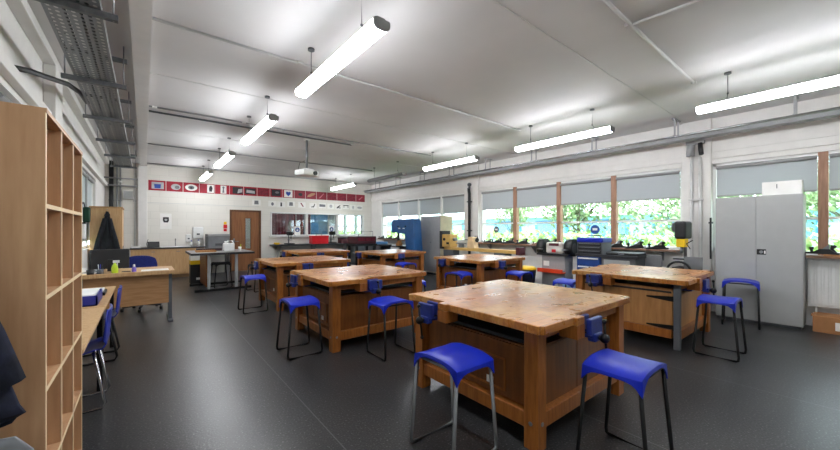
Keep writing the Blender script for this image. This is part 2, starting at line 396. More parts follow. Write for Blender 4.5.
# door
d = struct(MB().box(DX0, YB - .02, 0, DX0 + .06, YB + .17, DZ).box(DX1 - .06, YB - .02, 0, DX1, YB + .17, DZ).box(DX0, YB - .02, DZ - .06, DX1, YB + .17, DZ).build('door_1', mat('dark door frame', '#6e4526', .5, stretch=(10, 10, 1), hex2='#5a371e'), bevel=.004))
l0, l1 = DX0 + .06, DX1 - .06
vx0, vx1, vz0, vz1 = 2.68, 2.84, .75, 1.78
MB().box(l0, YB + .02, .01, vx0, YB + .065, DZ - .06).box(vx1, YB + .02, .01, l1, YB + .065, DZ - .06).box(vx0, YB + .02, .01, vx1, YB + .065, vz0).box(vx0, YB + .02, vz1, vx1, YB + .065, DZ - .06).build('door_leaf', DOORW, d)
MB().box(vx0, YB + .038, vz0, vx1, YB + .046, vz1).build('vision_pane', GLASS2, d)
MB().box(vx0 - .02, YB + .012, vz0 - .02, vx0, YB + .02, vz1 + .02).box(vx1, YB + .012, vz0 - .02, vx1 + .02, YB + .02, vz1 + .02).box(vx0, YB + .012, vz1, vx1, YB + .02, vz1 + .02).box(vx0, YB + .012, vz0 - .02, vx1, YB + .02, vz0).build('vision_bead', BENCHP, d)
MB().tube([(l0 + .07, YB + .02, 1.0), (l0 + .07, YB - .03, 1.0), (l0 + .2, YB - .03, 1.0)], .011).box(l0 + .045, YB + .01, .9, l0 + .095, YB + .02, 1.1).build('door_handle', STEEL, d)
# inner window
fr = MB()
div = [WX0, 4.78, 6.03, WX1]
fr.box(WX0, YB - .03, WZ0, WX1, YB + .16, WZ0 + .05).box(WX0, YB - .03, WZ1 - .05, WX1, YB + .16, WZ1)
for i, x in enumerate(div):
    a, b = ((x, x + .05) if i == 0 else (x - .05, x) if i == 3 else (x - .045, x + .045)); fr.box(a, YB - .03, WZ0, b, YB + .16, WZ1)
wo = struct(fr.build('window_7', WENAM, bevel=.004))
for a, b in zip(div, div[1:]): MB().box(a + .04, YB + .06, WZ0 + .05, b - .04, YB + .066, WZ1 - .05).build('pane', GLASS2, wo)
MB().box(WX0 - .06, YB - .09, WZ0 - .03, WX1 + .06, YB - .03, WZ0).build('sill', WENAM, wo)

# ---- the next room seen through the inner window
def curtain(x0, x1, label):
    m_ = MB()
    n = int((x1 - x0) / .03)
    m_.grid(lambda u, v: (x0 + u * (x1 - x0), YB2 - .1 + .035 * math.sin(u * (x1 - x0) * 42), .1 + v * 2.1), n, 2)
    tag(m_.build('curtain', MAROON, solid=.006), label, 'curtain', 'curtains in the next room')
curtain(4.2, 5.8, 'dark maroon curtain in next room behind the left inner pane')
curtain(5.85, 6.55, 'narrow maroon curtain in next room behind the middle inner pane')
t = thing('display_board', 'pale blue display board on the next room far wall', 'board', (7.05, YB2 - .03, 1.5))
MB().box(-.45, -.02, -.7, .45, .03, .7).build('panel', mat('pale blue felt', '#6f9fc9', .9), t)
MB().box(-.48, -.03, -.73, .48, -.02, -.7).box(-.48, -.03, .7, .48, -.02, .73).box(-.48, -.03, -.7, -.45, -.02, .7).box(.45, -.03, -.7, .48, -.02, .7).build('frame', WENAM, t)

# ------------------------------------------------------------------ ceiling services
def light(x, y0, y1, label, lit=True):
    L_ = y1 - y0; zc = 2.93
    t = thing('pendant_light', label, 'ceiling light', (x, (y0 + y1) / 2, zc), 0, 'suspended strip lights')
    r = .066; prof = [(-r * .9, .022), (-r, .012), (-r, -.018), (-r * .85, -.04), (-r * .5, -.052), (r * .5, -.052), (r * .85, -.04), (r, -.018), (r, .012), (r * .9, .022)]
    MB().prism(prof, -L_ / 2 + .02, L_ / 2 - .02, 'y').build('diffuser', TUBE if lit else TUBEOFF, t)
    MB().prism([(-r * .88, .022), (r * .88, .022), (r * .5, .045), (-r * .5, .045)], -L_ / 2 + .02, L_ / 2 - .02, 'y').build('housing', GREYP, t)
    for s_ in (-1, 1):
        a = s_ * (L_ / 2 - .02); b = s_ * L_ / 2
        MB().prism([(x_ * 1.05, z_ * 1.05) for x_, z_ in prof], min(a, b), max(a, b), 'y').build('end_cap', GREYP, t)
        yy = s_ * (L_ / 2 - .28)
        MB().tube([(0, yy - .02, .045), (0, yy - s_ * .03, .12), (0, yy - s_ * .03, H - zc - .02)], .004, 6).ball((0, yy - s_ * .03, .12), .012).build('suspension_wire', GREYD, t)
        MB().cyl((0, yy - s_ * .03, H - zc - .02), (0, yy - s_ * .03, H - zc), .035, 12).build('ceiling_hook', GREYD, t)
for (a, b), s_ in zip([(-.55, 1.15), (2.16, 3.86), (4.9, 6.62), (7.75, 9.55), (10.65, 12.4)], ['almost overhead, out of the photo', 'nearest', 'second from the camera', 'third from the camera', 'farthest, above the red posters']):
    light(1.37, a, b, 'lit strip light in the left row, ' + s_)
light(5.2, 14.2, 15.9, 'added unseen strip light brightening the next room, hidden above the inner window')  # unseen lamp, added to lighten the curtains and room behind the inner panes
for (a, b), s_, on in zip([(-.5, 1.25), (2.25, 3.98), (4.97, 6.72), (7.6, 9.48), (10.4, 12.2)], ['nearest, cut off by right edge', 'second from the right edge', 'third from the right edge', '', 'farthest, near the far corner'], [1, 1, 1, 0, 1]):
    light(5.52, a, b, ('lit strip light in the window-side row, ' + s_) if on else 'unlit grey strip light in the window-side row', on)

def conduit(pts, label, r=.012, m_=PIPEW, clips=()):
    t = thing('conduit', label, 'pipe', (0, 0, 0))
    MB().tube(pts, r, 8).build('pipe', m_, t)
    for c in clips: MB().c(c[0], c[1], c[2], .06, .05, .028).build('junction_box', PIPEW, t)
zc = H - .014
conduit([(.05, 3.9, zc), (5.6, 3.95, zc)], 'white ceiling conduit crossing by the nearest left strip light', .014, clips=[(1.37, 3.9, H - .014), (5.55, 3.95, H - .014)])
conduit([(.05, 6.7, zc), (5.7, 6.7, zc)], 'grey ceiling conduit crossing behind the second left strip light', .014, PIPEG, clips=[(.12, 6.7, H - .014), (1.37, 6.7, H - .014)])
conduit([(.05, 6.95, zc - .008), (3.6, 6.95, zc - .008)], 'dark cable run along ceiling ending at the projector pole side', .016, GREYD, clips=[(3.6, 6.95, H - .014)])
conduit([(.05, 9.65, zc), (5.7, 9.6, zc)], 'ceiling conduit crossing behind the third left strip light', .014, PIPEG)
conduit([(.05, 12.5, zc), (5.8, 12.5, zc)], 'ceiling conduit running close to the poster wall', .014, PIPEG)
conduit([(2.2, 1.27, zc), (5.5, 1.27, zc)], 'white ceiling conduit reaching the nearest right strip light', .016, clips=[(5.52, 1.27, H - .014)])
conduit([(3.5, 1.285, zc), (3.75, -.6, zc)], 'short white branch conduit at top of the photo', .012, clips=[(3.5, 1.29, H - .014)])

# trunking along the window wall, hung on T brackets
t = thing('cable_trunking', 'long grey cable trunking hung below the ceiling along the windows', 'trunking', (7.2, 0, 2.95))
MB().box(-.09, -1.9, -.04, .09, 12.6, .04).build('channel', PIPEG, t, bevel=.006)
MB().cyl((-.12, -1.9, .035), (-.12, 12.6, .035), .018, 8).build('side_pipe', CHROME, t)
for k in range(10):
    y = -.9 + k * 1.4
    MB().box(-.13, y - .02, .04, .13, y + .02, .065).box(-.1, y - .012, .065, -.085, y + .012, H - 2.95).box(.085, y - .012, .065, .1, y + .012, H - 2.95).box(-.16, y - .025, H - 2.97, .16, y + .025, H - 2.95).build('hanger_bracket', GREYP, t)
# cable tray on the left
t = thing('cable_tray', 'perforated metal cable tray hung along left side of the ceiling', 'cable tray', (-.385, 0, 2.9))
MB().box(-.15, 1.2, 0, .15, 10.9, .004).box(-.153, 1.2, 0, -.149, 10.9, .06).box(.149, 1.2, 0, .153, 10.9, .06).build('tray', PERF, t)
MB().tube([(-.06, 1.2, .022), (-.05, 10.9, .022)], .016).tube([(.03, 1.2, .02), (.04, 10.9, .02)], .014).tube([(.08, 1.2, .018), (.08, 10.9, .018)], .012).build('cables', GREYD, t)
for k in range(6):
    y = 3.22 + 1.5 * k
    MB().box(-.24, y - .02, -.045, .24, y + .02, -.004).build('strut_channel', ZINC, t)
    MB().box(-.22, y + .1, .27, .24, y + .14, .31).build('strut_channel', ZINC, t)
    for x in (-.215, .215): MB().cyl((x, y, -.05), (x, y, H - 2.9), .006, 6).build('threaded_rod', STEEL, t)
tag(MB().tube([(XL, 4.1, 2.67), (-.78, 4.4, 2.76), (-.62, 5.05, 2.9), (-.56, 5.4, 2.93), (-.54, 5.75, 2.93)], .024, 10).build('hose', BLACKP), 'black flexible hose rising from left wall to the cable tray', 'hose')

# projector
t = thing('projector', 'white projector hanging from the ceiling on a pole', 'projector', (2.66, 7.14, 2.58), .35)
MB().box(-.2, -.15, -.06, .2, .15, .06).build('body', WENAM, t, bevel=.025, seg=3)
MB().cyl((.08, -.15, 0), (.08, -.19, 0), .042, 16).build('lens', BLACKP, t)
MB().cyl((0, 0, .06), (0, 0, H - 2.58), .025, 12).build('pole', STEEL, t)
MB().box(-.1, -.1, .06, .1, .1, .085).cyl((0, 0, H - 2.61), (0, 0, H - 2.58), .07, 16).build('mount', WENAM, t)
MB().tube([(-.18, .05, .05), (-.14, .05, .2), (-.02, .03, .26)], .005).build('cable', BLACKP, t)

# ------------------------------------------------------------------ posters along the back wall
px = [.08 + .4235 * k for k in range(18)]
desc = ['blue box shape at the far left of the row', 'grey domed object, second from the left', 'white oval with dark centre, third from left', 'dark tall object on white strip, fourth from left',
        'thin dark figure on white strip, fifth from left', 'dark picture beside the door corner, sixth from left', 'grey metal tool picture above the wooden door', 'plain red picture above right of the door',
        'dark square picture above left end of inner window', 'dark blue heart on white square', 'small dark blot right of the heart poster', 'pale tan leaf shape', 'pink slanting stroke, right of the leaf poster',
        'dull red pattern, fourth from the corner end', 'dull red pattern, third from the corner end', 'dark red speckle, second from the corner end', 'pale red stroke, at the corner end']
pic = {'blue': mat('print blue', '#2b4da4', .6), 'grey': mat('print grey', '#b3b3b6', .6), 'dark': mat('print dark', '#2a262c', .6), 'tan': mat('print tan', '#b98a6a', .6), 'pink': mat('print pink', '#c66a78', .6), 'dred': mat('print dull red', '#8a2035', .6, var=.3, scale=20), 'mid': mat('print mid grey', '#77777c', .6)}
def blob(m_, pts, y0=-.010, y1=-.005): return m_.prism(pts, y0, y1, 'y')
def ell(cx, cz, a, b, n=18, f=lambda k: 1): return [(cx + a * math.cos(2 * PI * k / n) * f(k), cz + b * math.sin(2 * PI * k / n) * f(k)) for k in range(n)]
for k in range(17):
    t = thing('poster', 'red-bordered poster showing ' + desc[k], 'poster', (px[k] + .21, YB, 2.705), 0, 'row of red-bordered posters on the back wall')
    MB().box(-.205, -.004, -.15, .205, 0, .15).build('sheet', RED if k < 10 else mat('poster faded red', '#8e1f33', .6, var=.15, scale=14), t)
    def rect(x0, z0, x1, z1): return [(x0, z0), (x1, z0), (x1, z1), (x0, z1)]
    P_ = lambda m_, c: m_.build('picture', pic.get(c, PAPER), t)
    if k == 0: P_(blob(MB(), rect(-.13, -.1, .16, .1), -.006, -.004), 'grey'); P_(blob(MB(), [(-.06, -.08), (.08, -.08), (.09, .04), (-.07, .04)]), 'blue')
    elif k == 1: P_(blob(MB(), ell(.03, -.01, .12, .09), -.008, -.004), 'grey'); P_(blob(MB(), ell(.06, -.02, .06, .05)), 'mid')
    elif k == 2: P_(blob(MB(), ell(0, 0, .16, .1), -.008, -.004), 'p'); P_(blob(MB(), ell(0, 0, .08, .06)), 'mid'); P_(blob(MB(), ell(0, -.01, .035, .03), -.013, -.01), 'dark')
    elif k == 3: P_(blob(MB(), rect(.0, -.13, .19, .13), -.006, -.004), 'p'); P_(blob(MB(), [(.06, -.09), (.13, -.09), (.15, .02), (.12, .1), (.07, .08), (.05, 0)]), 'dark')
    elif k == 4: P_(blob(MB(), rect(-.05, -.13, .12, .13), -.006, -.004), 'p'); P_(blob(MB(), [(.0, -.1), (.06, -.1), (.045, .02), (.07, .08), (.035, .11), (0, .08), (.02, .02)]), 'mid')
    elif k == 5: P_(blob(MB(), rect(-.12, -.11, .18, .11), -.006, -.004), 'dark'); P_(blob(MB(), [(.02, -.09), (.17, -.05), (.17, .07), (.05, .05)]), 'grey')
    elif k == 6: P_(blob(MB(), rect(-.17, -.1, .17, .1), -.006, -.004), 'dark'); P_(blob(MB(), [(-.13, -.05), (.14, -.07), (.13, .02), (-.12, .05)]), 'grey')
    elif k == 7: P_(blob(MB(), rect(-.17, -.11, .17, .11), -.006, -.004), 'dred')
    elif k == 8: P_(blob(MB(), rect(-.16, -.11, .15, .12), -.006, -.004), 'dark'); P_(blob(MB(), ell(.03, .02, .07, .04)), 'mid')
    elif k == 9:
        P_(blob(MB(), rect(-.15, -.13, .15, .13), -.006, -.004), 'p')
        P_(blob(MB(), [(0, -.09), (.07, -.02), (.09, .04), (.06, .075), (.02, .07), (0, .05), (-.02, .07), (-.06, .075), (-.09, .04), (-.07, -.02)]), 'blue')
    elif k == 10: P_(blob(MB(), ell(.02, .0, .08, .06), -.008, -.004), 'dark')
    elif k == 11: P_(blob(MB(), [(-.15, -.08), (-.02, -.06), (.14, .02), (.16, .09), (.02, .08), (-.12, .0)], -.008, -.004), 'tan')
    elif k == 12: P_(blob(MB(), [(-.12, -.1), (-.07, -.1), (.1, .08), (.07, .1)], -.008, -.004), 'pink')
    elif k == 16: P_(blob(MB(), [(-.1, -.06), (-.06, -.08), (.1, .05), (.08, .08)], -.008, -.004), 'pink')
    else: P_(blob(MB(), rect(-.16, -.11, .16, .11), -.008, -.004), 'dred')
shapes = ['dark box outline right of the door', 'small round vase', 'tall dark cylinder', 'dark square lamp', 'red slanting figure', 'black high-heeled form', 'wide red and grey bench', 'pale round ring', 'black tools and wheels', 'dark table outline', 'pale upright oval, second from corner', 'grey shallow bowl, nearest the corner']
sx = [3.02, 3.55, 3.85, 4.2, 4.6, 5.03, 5.4, 5.75, 6.08, 6.4, 6.72, 7.02]
for k, (x, s_) in enumerate(zip(sx, shapes)):
    zz = 2.33 - .012 * (k % 3)
    t = thing('picture_card', 'white picture card under the red posters showing ' + s_, 'picture', (x, YB, zz), 0, 'white picture cards below the poster row')
    MB().box(-.14, -.004, -.1, .14, 0, .1).build('card', PAPER, t)
    b = MB(); c = 'dark'
    if k in (0, 3): blob(b, [(-.07, -.06), (.07, -.06), (.06, .07), (-.06, .07)]); c = 'mid'
    elif k == 1: blob(b, ell(0, -.01, .045, .06)); c = 'mid'
    elif k == 2: blob(b, [(-.03, -.07), (.03, -.07), (.025, .07), (-.025, .07)]); c = 'dark'
    elif k == 4: blob(b, [(-.06, .07), (-.02, .08), (.07, -.06), (.03, -.07)]); c = 'dred'
    elif k == 5: blob(b, [(-.08, -.06), (.03, -.06), (.08, .07), (.05, .08), (.01, -.02), (-.08, -.035)])
    elif k == 6: blob(b, [(-.12, -.05), (.12, -.05), (.12, .04), (-.12, .05)]); c = 'mid'
    elif k == 7: blob(b, ell(0, 0, .06, .065)); c = 'grey'
    elif k == 8: blob(b, [(-.1, -.06), (-.02, -.06), (.08, .06), (.05, .07), (-.06, 0)]); blob(b, ell(.05, -.04, .03, .025))
    elif k == 9: blob(b, [(-.12, .03), (.12, .03), (.12, .06), (-.12, .06)]); blob(b, [(-.1, -.05), (-.08, -.05), (-.08, .03), (-.1, .03)]); blob(b, [(.08, -.05), (.1, -.05), (.1, .03), (.08, .03)])
    elif k == 10: blob(b, ell(0, -.01, .04, .07)); c = 'grey'
    else: blob(b, ell(0, 0, .11, .05)); c = 'grey'
    b.build('drawing', pic[c], t)

# notice and boxes on the back wall
t = thing('notice', 'white notice with a dark crest on wall above the sink counter', 'notice', (.5, YB + .001, 1.65))
MB().box(-.14, -.005, -.23, .14, 0, .23).build('sheet', PAPER, t)
MB().prism([(-.07, .12), (.07, .12), (.075, .02), (.05, -.04), (-.05, -.04), (-.075, .02)], -.009, -.005, 'y').build('crest', pic['dark'], t)
MB().prism([(-.03, .07), (.03, .07), (.035, .03), (0, .0), (-.035, .03)], -.012, -.009, 'y').build('crest_centre', pic['grey'], t)
t = thing('junction_box', 'pale grey electrical box on back wall left of the white column', 'electrical box', (-.36, YB, 2.38))
MB().box(-.12, -.1, -.12, .12, 0, .12).build('body', PIPEW, t, bevel=.006); MB().box(-.1, -.11, -.1, .1, -.1, .1).build('cover', GREYP, t)
t = thing('sensor', 'small white dome sensor on back wall under the cable tray', 'sensor', (-.55, YB, 2.72))
MB().lathe([(.05, -.02), (.06, .02), (.06, .05)]).build('dome', WENAM, t); MB().box(-.03, -.01, .03, .03, 0, .08).build('bracket', WENAM, t)
t = thing('soap_dispenser', 'small white soap dispenser on wall over the sink', 'dispenser', (1.06, YB, 1.12))
MB().box(-.07, -.11, -.11, .07, 0, .13).build('body', WENAM, t, bevel=.02, seg=3); MB().box(-.025, -.114, -.02, .025, -.11, .02).build('window', GREYD, t)
t = thing('towel_dispenser', 'large white paper towel dispenser on wall right of the soap', 'dispenser', (1.3, YB, 1.28))
MB().box(-.14, -.2, -.16, .14, 0, .2).build('body', WENAM, t, bevel=.03, seg=3); MB().box(-.04, -.204, -.05, .04, -.2, .0).build('window', GREYD, t)
MB().box(-.1, -.14, -.3, .1, -.13, -.16).build('towel', PAPER, t)
t = thing('alarm_sign', 'small red and yellow alarm point on wall left of the door', 'alarm', (2.07, YB, 1.5))
MB().box(-.05, -.04, -.06, .05, 0, .06).build('call_point', REDB, t, bevel=.006); MB().box(-.04, -.008, .07, .04, 0, .15).build('sign', YEL, t); MB().box(-.045, -.008, -.16, .045, 0, -.08).build('red_plate', REDB, t)
# pipes in the back-left corner
for k, (x, r, m_, lb) in enumerate([(-.72, .05, BLACKP, 'fat black vertical pipe in the back left corner'), (-.6, .02, PIPEG, 'grey vertical pipe beside the black corner pipe'), (-.53, .02, PIPEG, 'middle grey vertical pipe in back left corner'), (-.22, .016, PIPEW, 'thin white pipe beside the white wall column')]):
    t = thing('wall_pipe', lb, 'pipe', (x, YB - r - .01, 0))
    MB().cyl((0, 0, 0), (0, 0, H), r, 12).build('pipe', m_, t)
    for z in (.8, 2.2): MB().box(-r - .012, -r * .5, z, r + .012, r + .01, z + .03).build('clip', GREYP, t)
tag(MB().tube([(XL, YB - .16, 2.62), (-.2, YB - .16, 2.62), (-.17, YB - .13, 2.62)], .025).tube([(XL, YB - .22, 2.82), (-.15, YB - .2, 2.82)], .02).build('crossing_pipes', PIPEG), 'pair of grey pipes crossing the back left corner near ceiling', 'pipe')

# ------------------------------------------------------------------ window-side wall pieces
t = thing('downpipe', 'black vertical pipe on pilaster between the two window bays', 'pipe', (7.47, 7.03, 0))
MB().tube([(0, 0, 0), (0, 0, 2.45), (.0, .02, 2.55), (.03, .05, 2.62)], .042, 12).build('pipe', BLACKP, t)
MB().ball((.0, .0, 2.72), .06).cyl((0, 0, 2.6), (0, 0, 2.72), .03).build('cowl', GREYD, t)
for z in (.5, 1.35, 2.2): MB().box(-.05, -.055, z, .07, .055, z + .03).build('bracket', BLACKP, t)
t = thing('conduit_riser', 'pair of white vertical conduits on the pilaster by steel cupboard', 'pipe', (7.51, 1.7, 0))
MB().cyl((0, .06, 0), (0, .06, 2.7), .025, 10).build('pipe', PIPEW, t); MB().cyl((0, -.06, 0), (0, -.06, 2.65), .025, 10).build('pipe', PIPEW, t)
MB().box(-.03, -.1, 1.9, .03, .1, 1.93).build('clip', PIPEW, t)
t = thing('security_camera', 'grey and black sensor heads atop the white pilaster conduits', 'sensor', (7.48, 1.7, 2.78))
MB().cyl((0, .07, -.1), (0, .07, .1), .06, 14).build('grey_head', GREYP, t)
MB().cyl((-.02, -.07, .1), (-.08, -.1, -.1), .035, 12).build('black_head', BLACKP, t)
MB().box(-.03, -.12, .1, .06, .13, .16).build('mount', GREYP, t)
t = thing('wall_rail', 'thin black upright rail on wall left of the steel cupboard', 'rail', (7.52, 1.5, 1.2))
MB().box(-.015, -.012, -.3, .015, .012, .4).build('rail', BLACKP, t); MB().box(.0, -.03, .3, .022, .03, .33).build('fixing', GREYD, t)

# shelf on the sill with hand planes
t = thing('tool_shelf', 'long brown timber sill shelf carrying the hand planes', 'shelf', (7.48, 4.3, 1.0))
MB().box(-.14, -2.36, 0, .12, 2.45, .035).build('board', SHELFW, t, bevel=.003)
for y in (-2.1, -.9, .6, 2.0): MB().prism([(.1, 0), (.1, -.18), (-.1, 0)], y - .012, y + .012, 'y').build('bracket', GREYP, t)
def hand_plane(label, loc, rz, body=BLACKP):
    t = thing('hand_plane', label, 'hand plane', loc, rz, 'hand planes lined up on the sill shelf')
    MB().prism([(-.12, 0), (.13, 0), (.13, .018), (.06, .03), (.02, .055), (-.05, .055), (-.09, .02), (-.12, .018)], -.03, .03, 'y').build('body', body, t)
    MB().prism([(-.1, .018), (-.06, .018), (-.05, .06), (-.055, .1), (-.085, .1), (-.1, .085), (-.075, .06)], -.011, .011, 'y').build('handle', BLACKP, t, bevel=.003)
    MB().lathe([(.012, 0), (.01, .02), (.02, .04), (.016, .056)], (.09, 0, .02), 12).build('knob', BLACKP, t)
    MB().prism([(-.045, .05), (.005, .03), (.0, .06), (-.05, .11)], -.022, .022, 'y').build('blade', STEEL, t)
    return t
hp = [6.3, 5.98, 5.6, 5.18, 4.4, 2.98, 2.62, 2.26]
lbs = ['first in the row by the downpipe', 'second from the downpipe', 'third from the downpipe', 'last one before the red planes', 'between the two reddish planes', 'just right of the blue tool chest', 'midway between tool chest and pillar drill', 'nearest the pillar drill']
p0 = hand_plane('black hand plane on the sill shelf, ' + lbs[0], (7.44, hp[0], 1.035), 2.2)
for y, l in zip(hp[1:], lbs[1:]): dup(p0, 'black hand plane on the sill shelf, ' + l, (7.44, y, 1.035), 2.1 + random.random() * .3).scale = (1.4,) * 3
p1 = hand_plane('reddish wooden hand plane left of the sander', (7.44, 4.76, 1.035), 1.9, mat('red brown plane wood', '#8e5848', .5))
dup(p1, 'reddish wooden hand plane right of the sander', (7.44, 4.04, 1.035), 2.0).scale = (1.35,) * 3
# far sill tools
t = thing('tool_shelf', 'short timber sill shelf below the far corner windows', 'shelf', (7.45, 10.2, 1.0))
MB().box(-.13, -1.2, 0, .15, 1.8, .035).build('board', SHELFW, t); MB().box(.1, -1.0, -.15, .13, 1.6, 0).build('bracket', GREYP, t)
for y, l in [(11.75, 'nearest the corner'), (11.2, 'second from the corner'), (10.75, 'third from the corner'), (9.95, 'right of the bandsaw blade')]:
    dup(p0, 'small dark hand plane on far sill shelf, ' + l, (7.42, y, 1.035), 2.3).scale = (1.2,) * 3

# ------------------------------------------------------------------ work benches
def vise(parent, x, y, rz):
    v = MB()
    v.box(-.08, -.02, .70, .08, .03, .80)                 # rear jaw against the bench
    v.box(-.085, -.11, .69, .085, -.075, .80)              # moving jaw
    v.box(-.055, -.125, .645, .055, -.07, .70)              # bulge round the screw
    v.cyl((-.05, -.11, .68), (-.05, .25, .68), .014).cyl((.05, -.11, .68), (.05, .25, .68), .014)
    v.prism([(-.07, .64), (.07, .64), (.09, .76), (-.09, .76)], .03, .16, 'y')
    o = v.build('vise', VISEB, parent, bevel=.008, loc=(x, y, 0), rot=(0, 0, rz))
    h = MB().cyl((0, -.18, .672), (0, .2, .672), .016).ball((0, -.16, .672), .032)
    h.cyl((.03, -.16, .55), (-.01, -.16, .78), .008).ball((.03, -.16, .545), .015).ball((-.01, -.16, .785), .015)
    h.build('handle', BLACK, o)
def bench(label, loc, variant=0):
    t = thing('workbench', label, 'workbench', loc, 0, 'square wooden workbenches')
    A, B = .73, .70
    xa, yb = -.36, .1                                       # where the cut-outs for the vises begin
    half = [(-A + .03, -B), (xa, -B), (xa, -B - .025), (xa + .1, -B - .025), (xa + .1, -B + .05), (A - .03, -B + .05), (A, -B + .09)]
    h2 = [(A, yb * -1 - .1), (A + .025, -yb - .1), (A + .025, -yb), (A, -yb), (A, B - .03)]
    h1 = [(A, -B + .09), (A - .05 + .05, -yb - .1)]
    poly = half + h2 + [(A - .03, B), (-xa, B), (-xa, B + .025), (-xa - .1, B + .025), (-xa - .1, B - .05), (-A + .03, B - .05), (-A, B - .09)]
    poly += [(-A + .05, B - .12), (-A + .05, yb + .1), (-A - .025, yb + .1), (-A - .025, yb), (-A, yb), (-A, -B + .03)]
    # drop the duplicate vertices and build
    pp = []
    for p_ in poly:
        if not pp or (abs(p_[0] - pp[-1][0]) + abs(p_[1] - pp[-1][1])) > 1e-4: pp.append(p_)
    MB().prism(pp, .768, .822).build('tabletop', TOP, t, bevel=.006)
    legm = GREYD if variant == 1 else BENCH
    lx, ly = A - .13, B - .13
    for sx_ in (-1, 1):
        for sy_ in (-1, 1):
            g = GREYD if (variant == 1 and sx_ < 0 and sy_ < 0) else BENCH
            q = .032 if g is GREYD else .05
            MB().c(sx_ * lx, sy_ * ly, .384, q * 2, q * 2, .768).build('leg', g, t, bevel=.004)
    for s_ in (-1, 1):
        MB().box(-lx + .05, s_ * ly - .035, .12, lx - .05, s_ * ly + .035, .22).build('rail', BENCH, t, bevel=.004)
        MB().box(s_ * lx - .035, -ly + .05, .12, s_ * lx + .035, ly - .05, .22).build('rail', BENCH, t, bevel=.004)
        MB().box(-lx + .05, s_ * ly - .03, .70, lx - .05, s_ * ly + .03, .768).build('apron', BENCH, t)
    # jaw blocks under the top
    MB().box(xa, -B - .025, .68, xa + .1, -B + .1, .768).build('jaw_block', BENCH, t)
    MB().box(-xa - .1, B - .1, .68, -xa, B + .025, .768).build('jaw_block', BENCH, t)
    MB().box(-A - .025, yb, .68, -A + .1, yb + .1, .768).build('jaw_block', BENCH, t)
    MB().box(A - .1, -yb - .1, .68, A + .025, -yb, .768).build('jaw_block', BENCH, t)
    # cupboard between the legs, an open gap with a tray above it
    cm = PLY if variant == 1 else BENCHP
    cx, cy = lx - .0, ly - .0
    b0 = .03 if variant == 1 else .12
    MB().box(-cx + .03, -cy + .03, .13, cx - .03, cy - .03, .62).build('cabinet', cm, t)
    MB().box(-cx, -cy + .06, .645, cx, cy - .06, .668).build('tray', BLACKP, t)
    for s_ in (-1, 1):
        x = s_ * (cx - .03)
        if variant == 1:
            dr = MB().box(min(x, x + s_ * .02), -cy + .05, .15, max(x, x + s_ * .02), cy - .32, .70).build('door', cm, t, bevel=.003)
            MB().box(min(x, x + s_ * .02), cy - .31, .15, max(x, x + s_ * .02), cy - .05, .70).build('side_panel', cm, t, bevel=.003)
            for z in (.24, .58):
                xx = x + s_ * .02
                MB().prism([(-cy + .03, z - .03), (-cy + .07, z - .03), (-cy + .32, z - .008), (-cy + .32, z + .008), (-cy + .07, z + .03), (-cy + .03, z + .03)], min(xx, xx + s_ * .006), max(xx, xx + s_ * .006), 'x').build('hinge', BLACK, dr)
            MB().box(min(x + s_ * .02, x + s_ * .03), cy - .4, .3, max(x + s_ * .02, x + s_ * .03), cy - .36, .36).build('latch', STEEL, dr)
        else:
            dr = MB().box(min(x, x + s_ * .018), -cy + .07, .23, max(x, x + s_ * .018), cy - .07, .61).build('door', cm, t, bevel=.003)
            y0, y1, z0, z1 = -.33, .12, .27, .5
            for (a, b, c, d_) in ((y0, y1, z0, z0 + .014), (y0, y1, z1 - .014, z1), (y0, y0 + .014, z0, z1), (y1 - .014, y1, z0, z1)):
                MB().box(min(x + s_ * .018, x + s_ * .026), a, c, max(x + s_ * .018, x + s_ * .026), b, d_).build('panel_bead', BENCH, dr)
            MB().box(min(x + s_ * .018, x + s_ * .022), -.22, .285, max(x + s_ * .018, x + s_ * .022), -.16, .335).build('label_plate', PAPER, dr)
        y = s_ * (cy - .03)
        MB().box(-cx + .07, min(y, y + s_ * .012), .22, -.03, max(y, y + s_ * .012), .61).build('side_panel', cm, t)
        MB().box(-.02, min(y, y + s_ * .012), .22, cx - .07, max(y, y + s_ * .012), .61).build('side_panel', cm, t)
    bolt = MB()
    for sx_ in (-1, 1):
        for sy_ in (-1, 1):
            for z in (.17,):
                bolt.cyl((sx_ * lx - .055, sy_ * ly, z), (sx_ * lx + .055, sy_ * ly, z), .014, 8).cyl((sx_ * lx, sy_ * ly - .055, z), (sx_ * lx, sy_ * ly + .055, z), .014, 8)
    if variant == 0: bolt.build('bolts', STEEL, t)
    vise(t, xa + .2, -B + .05, 0); vise(t, -xa - .2, B - .05, PI)
    vise(t, -A + .05, yb + .22, -PI / 2); vise(t, A - .05, -yb - .22, PI / 2)
    return t
GB = 'square wooden workbenches'
b1 = bench('large scuffed wooden workbench nearest the camera, two stools against it', (2.56, 1.84, 0))
dup(b1, 'wooden workbench second in the left row, two blue stools at its near corner', (2.31, 4.28, 0), 0, GB)
dup(b1, 'wooden workbench third in the left row, in front of the wooden door', (2.42, 6.73, 0), 0, GB)
dup(b1, 'farthest wooden workbench, before the red toolbox on the back counter', (3.72, 9.3, 0), 0, GB)
dup(b1, 'wooden workbench in middle of the window row, beside the cream lathe', (5.5, 4.9, 0), 0, GB)
dup(b1, 'wooden workbench at far end of window row, in front of the bandsaw', (5.12, 7.68, 0), 0, GB)
bench('wooden workbench at right with black strap hinges and one grey steel leg', (5.45, 1.84, 0), 1)

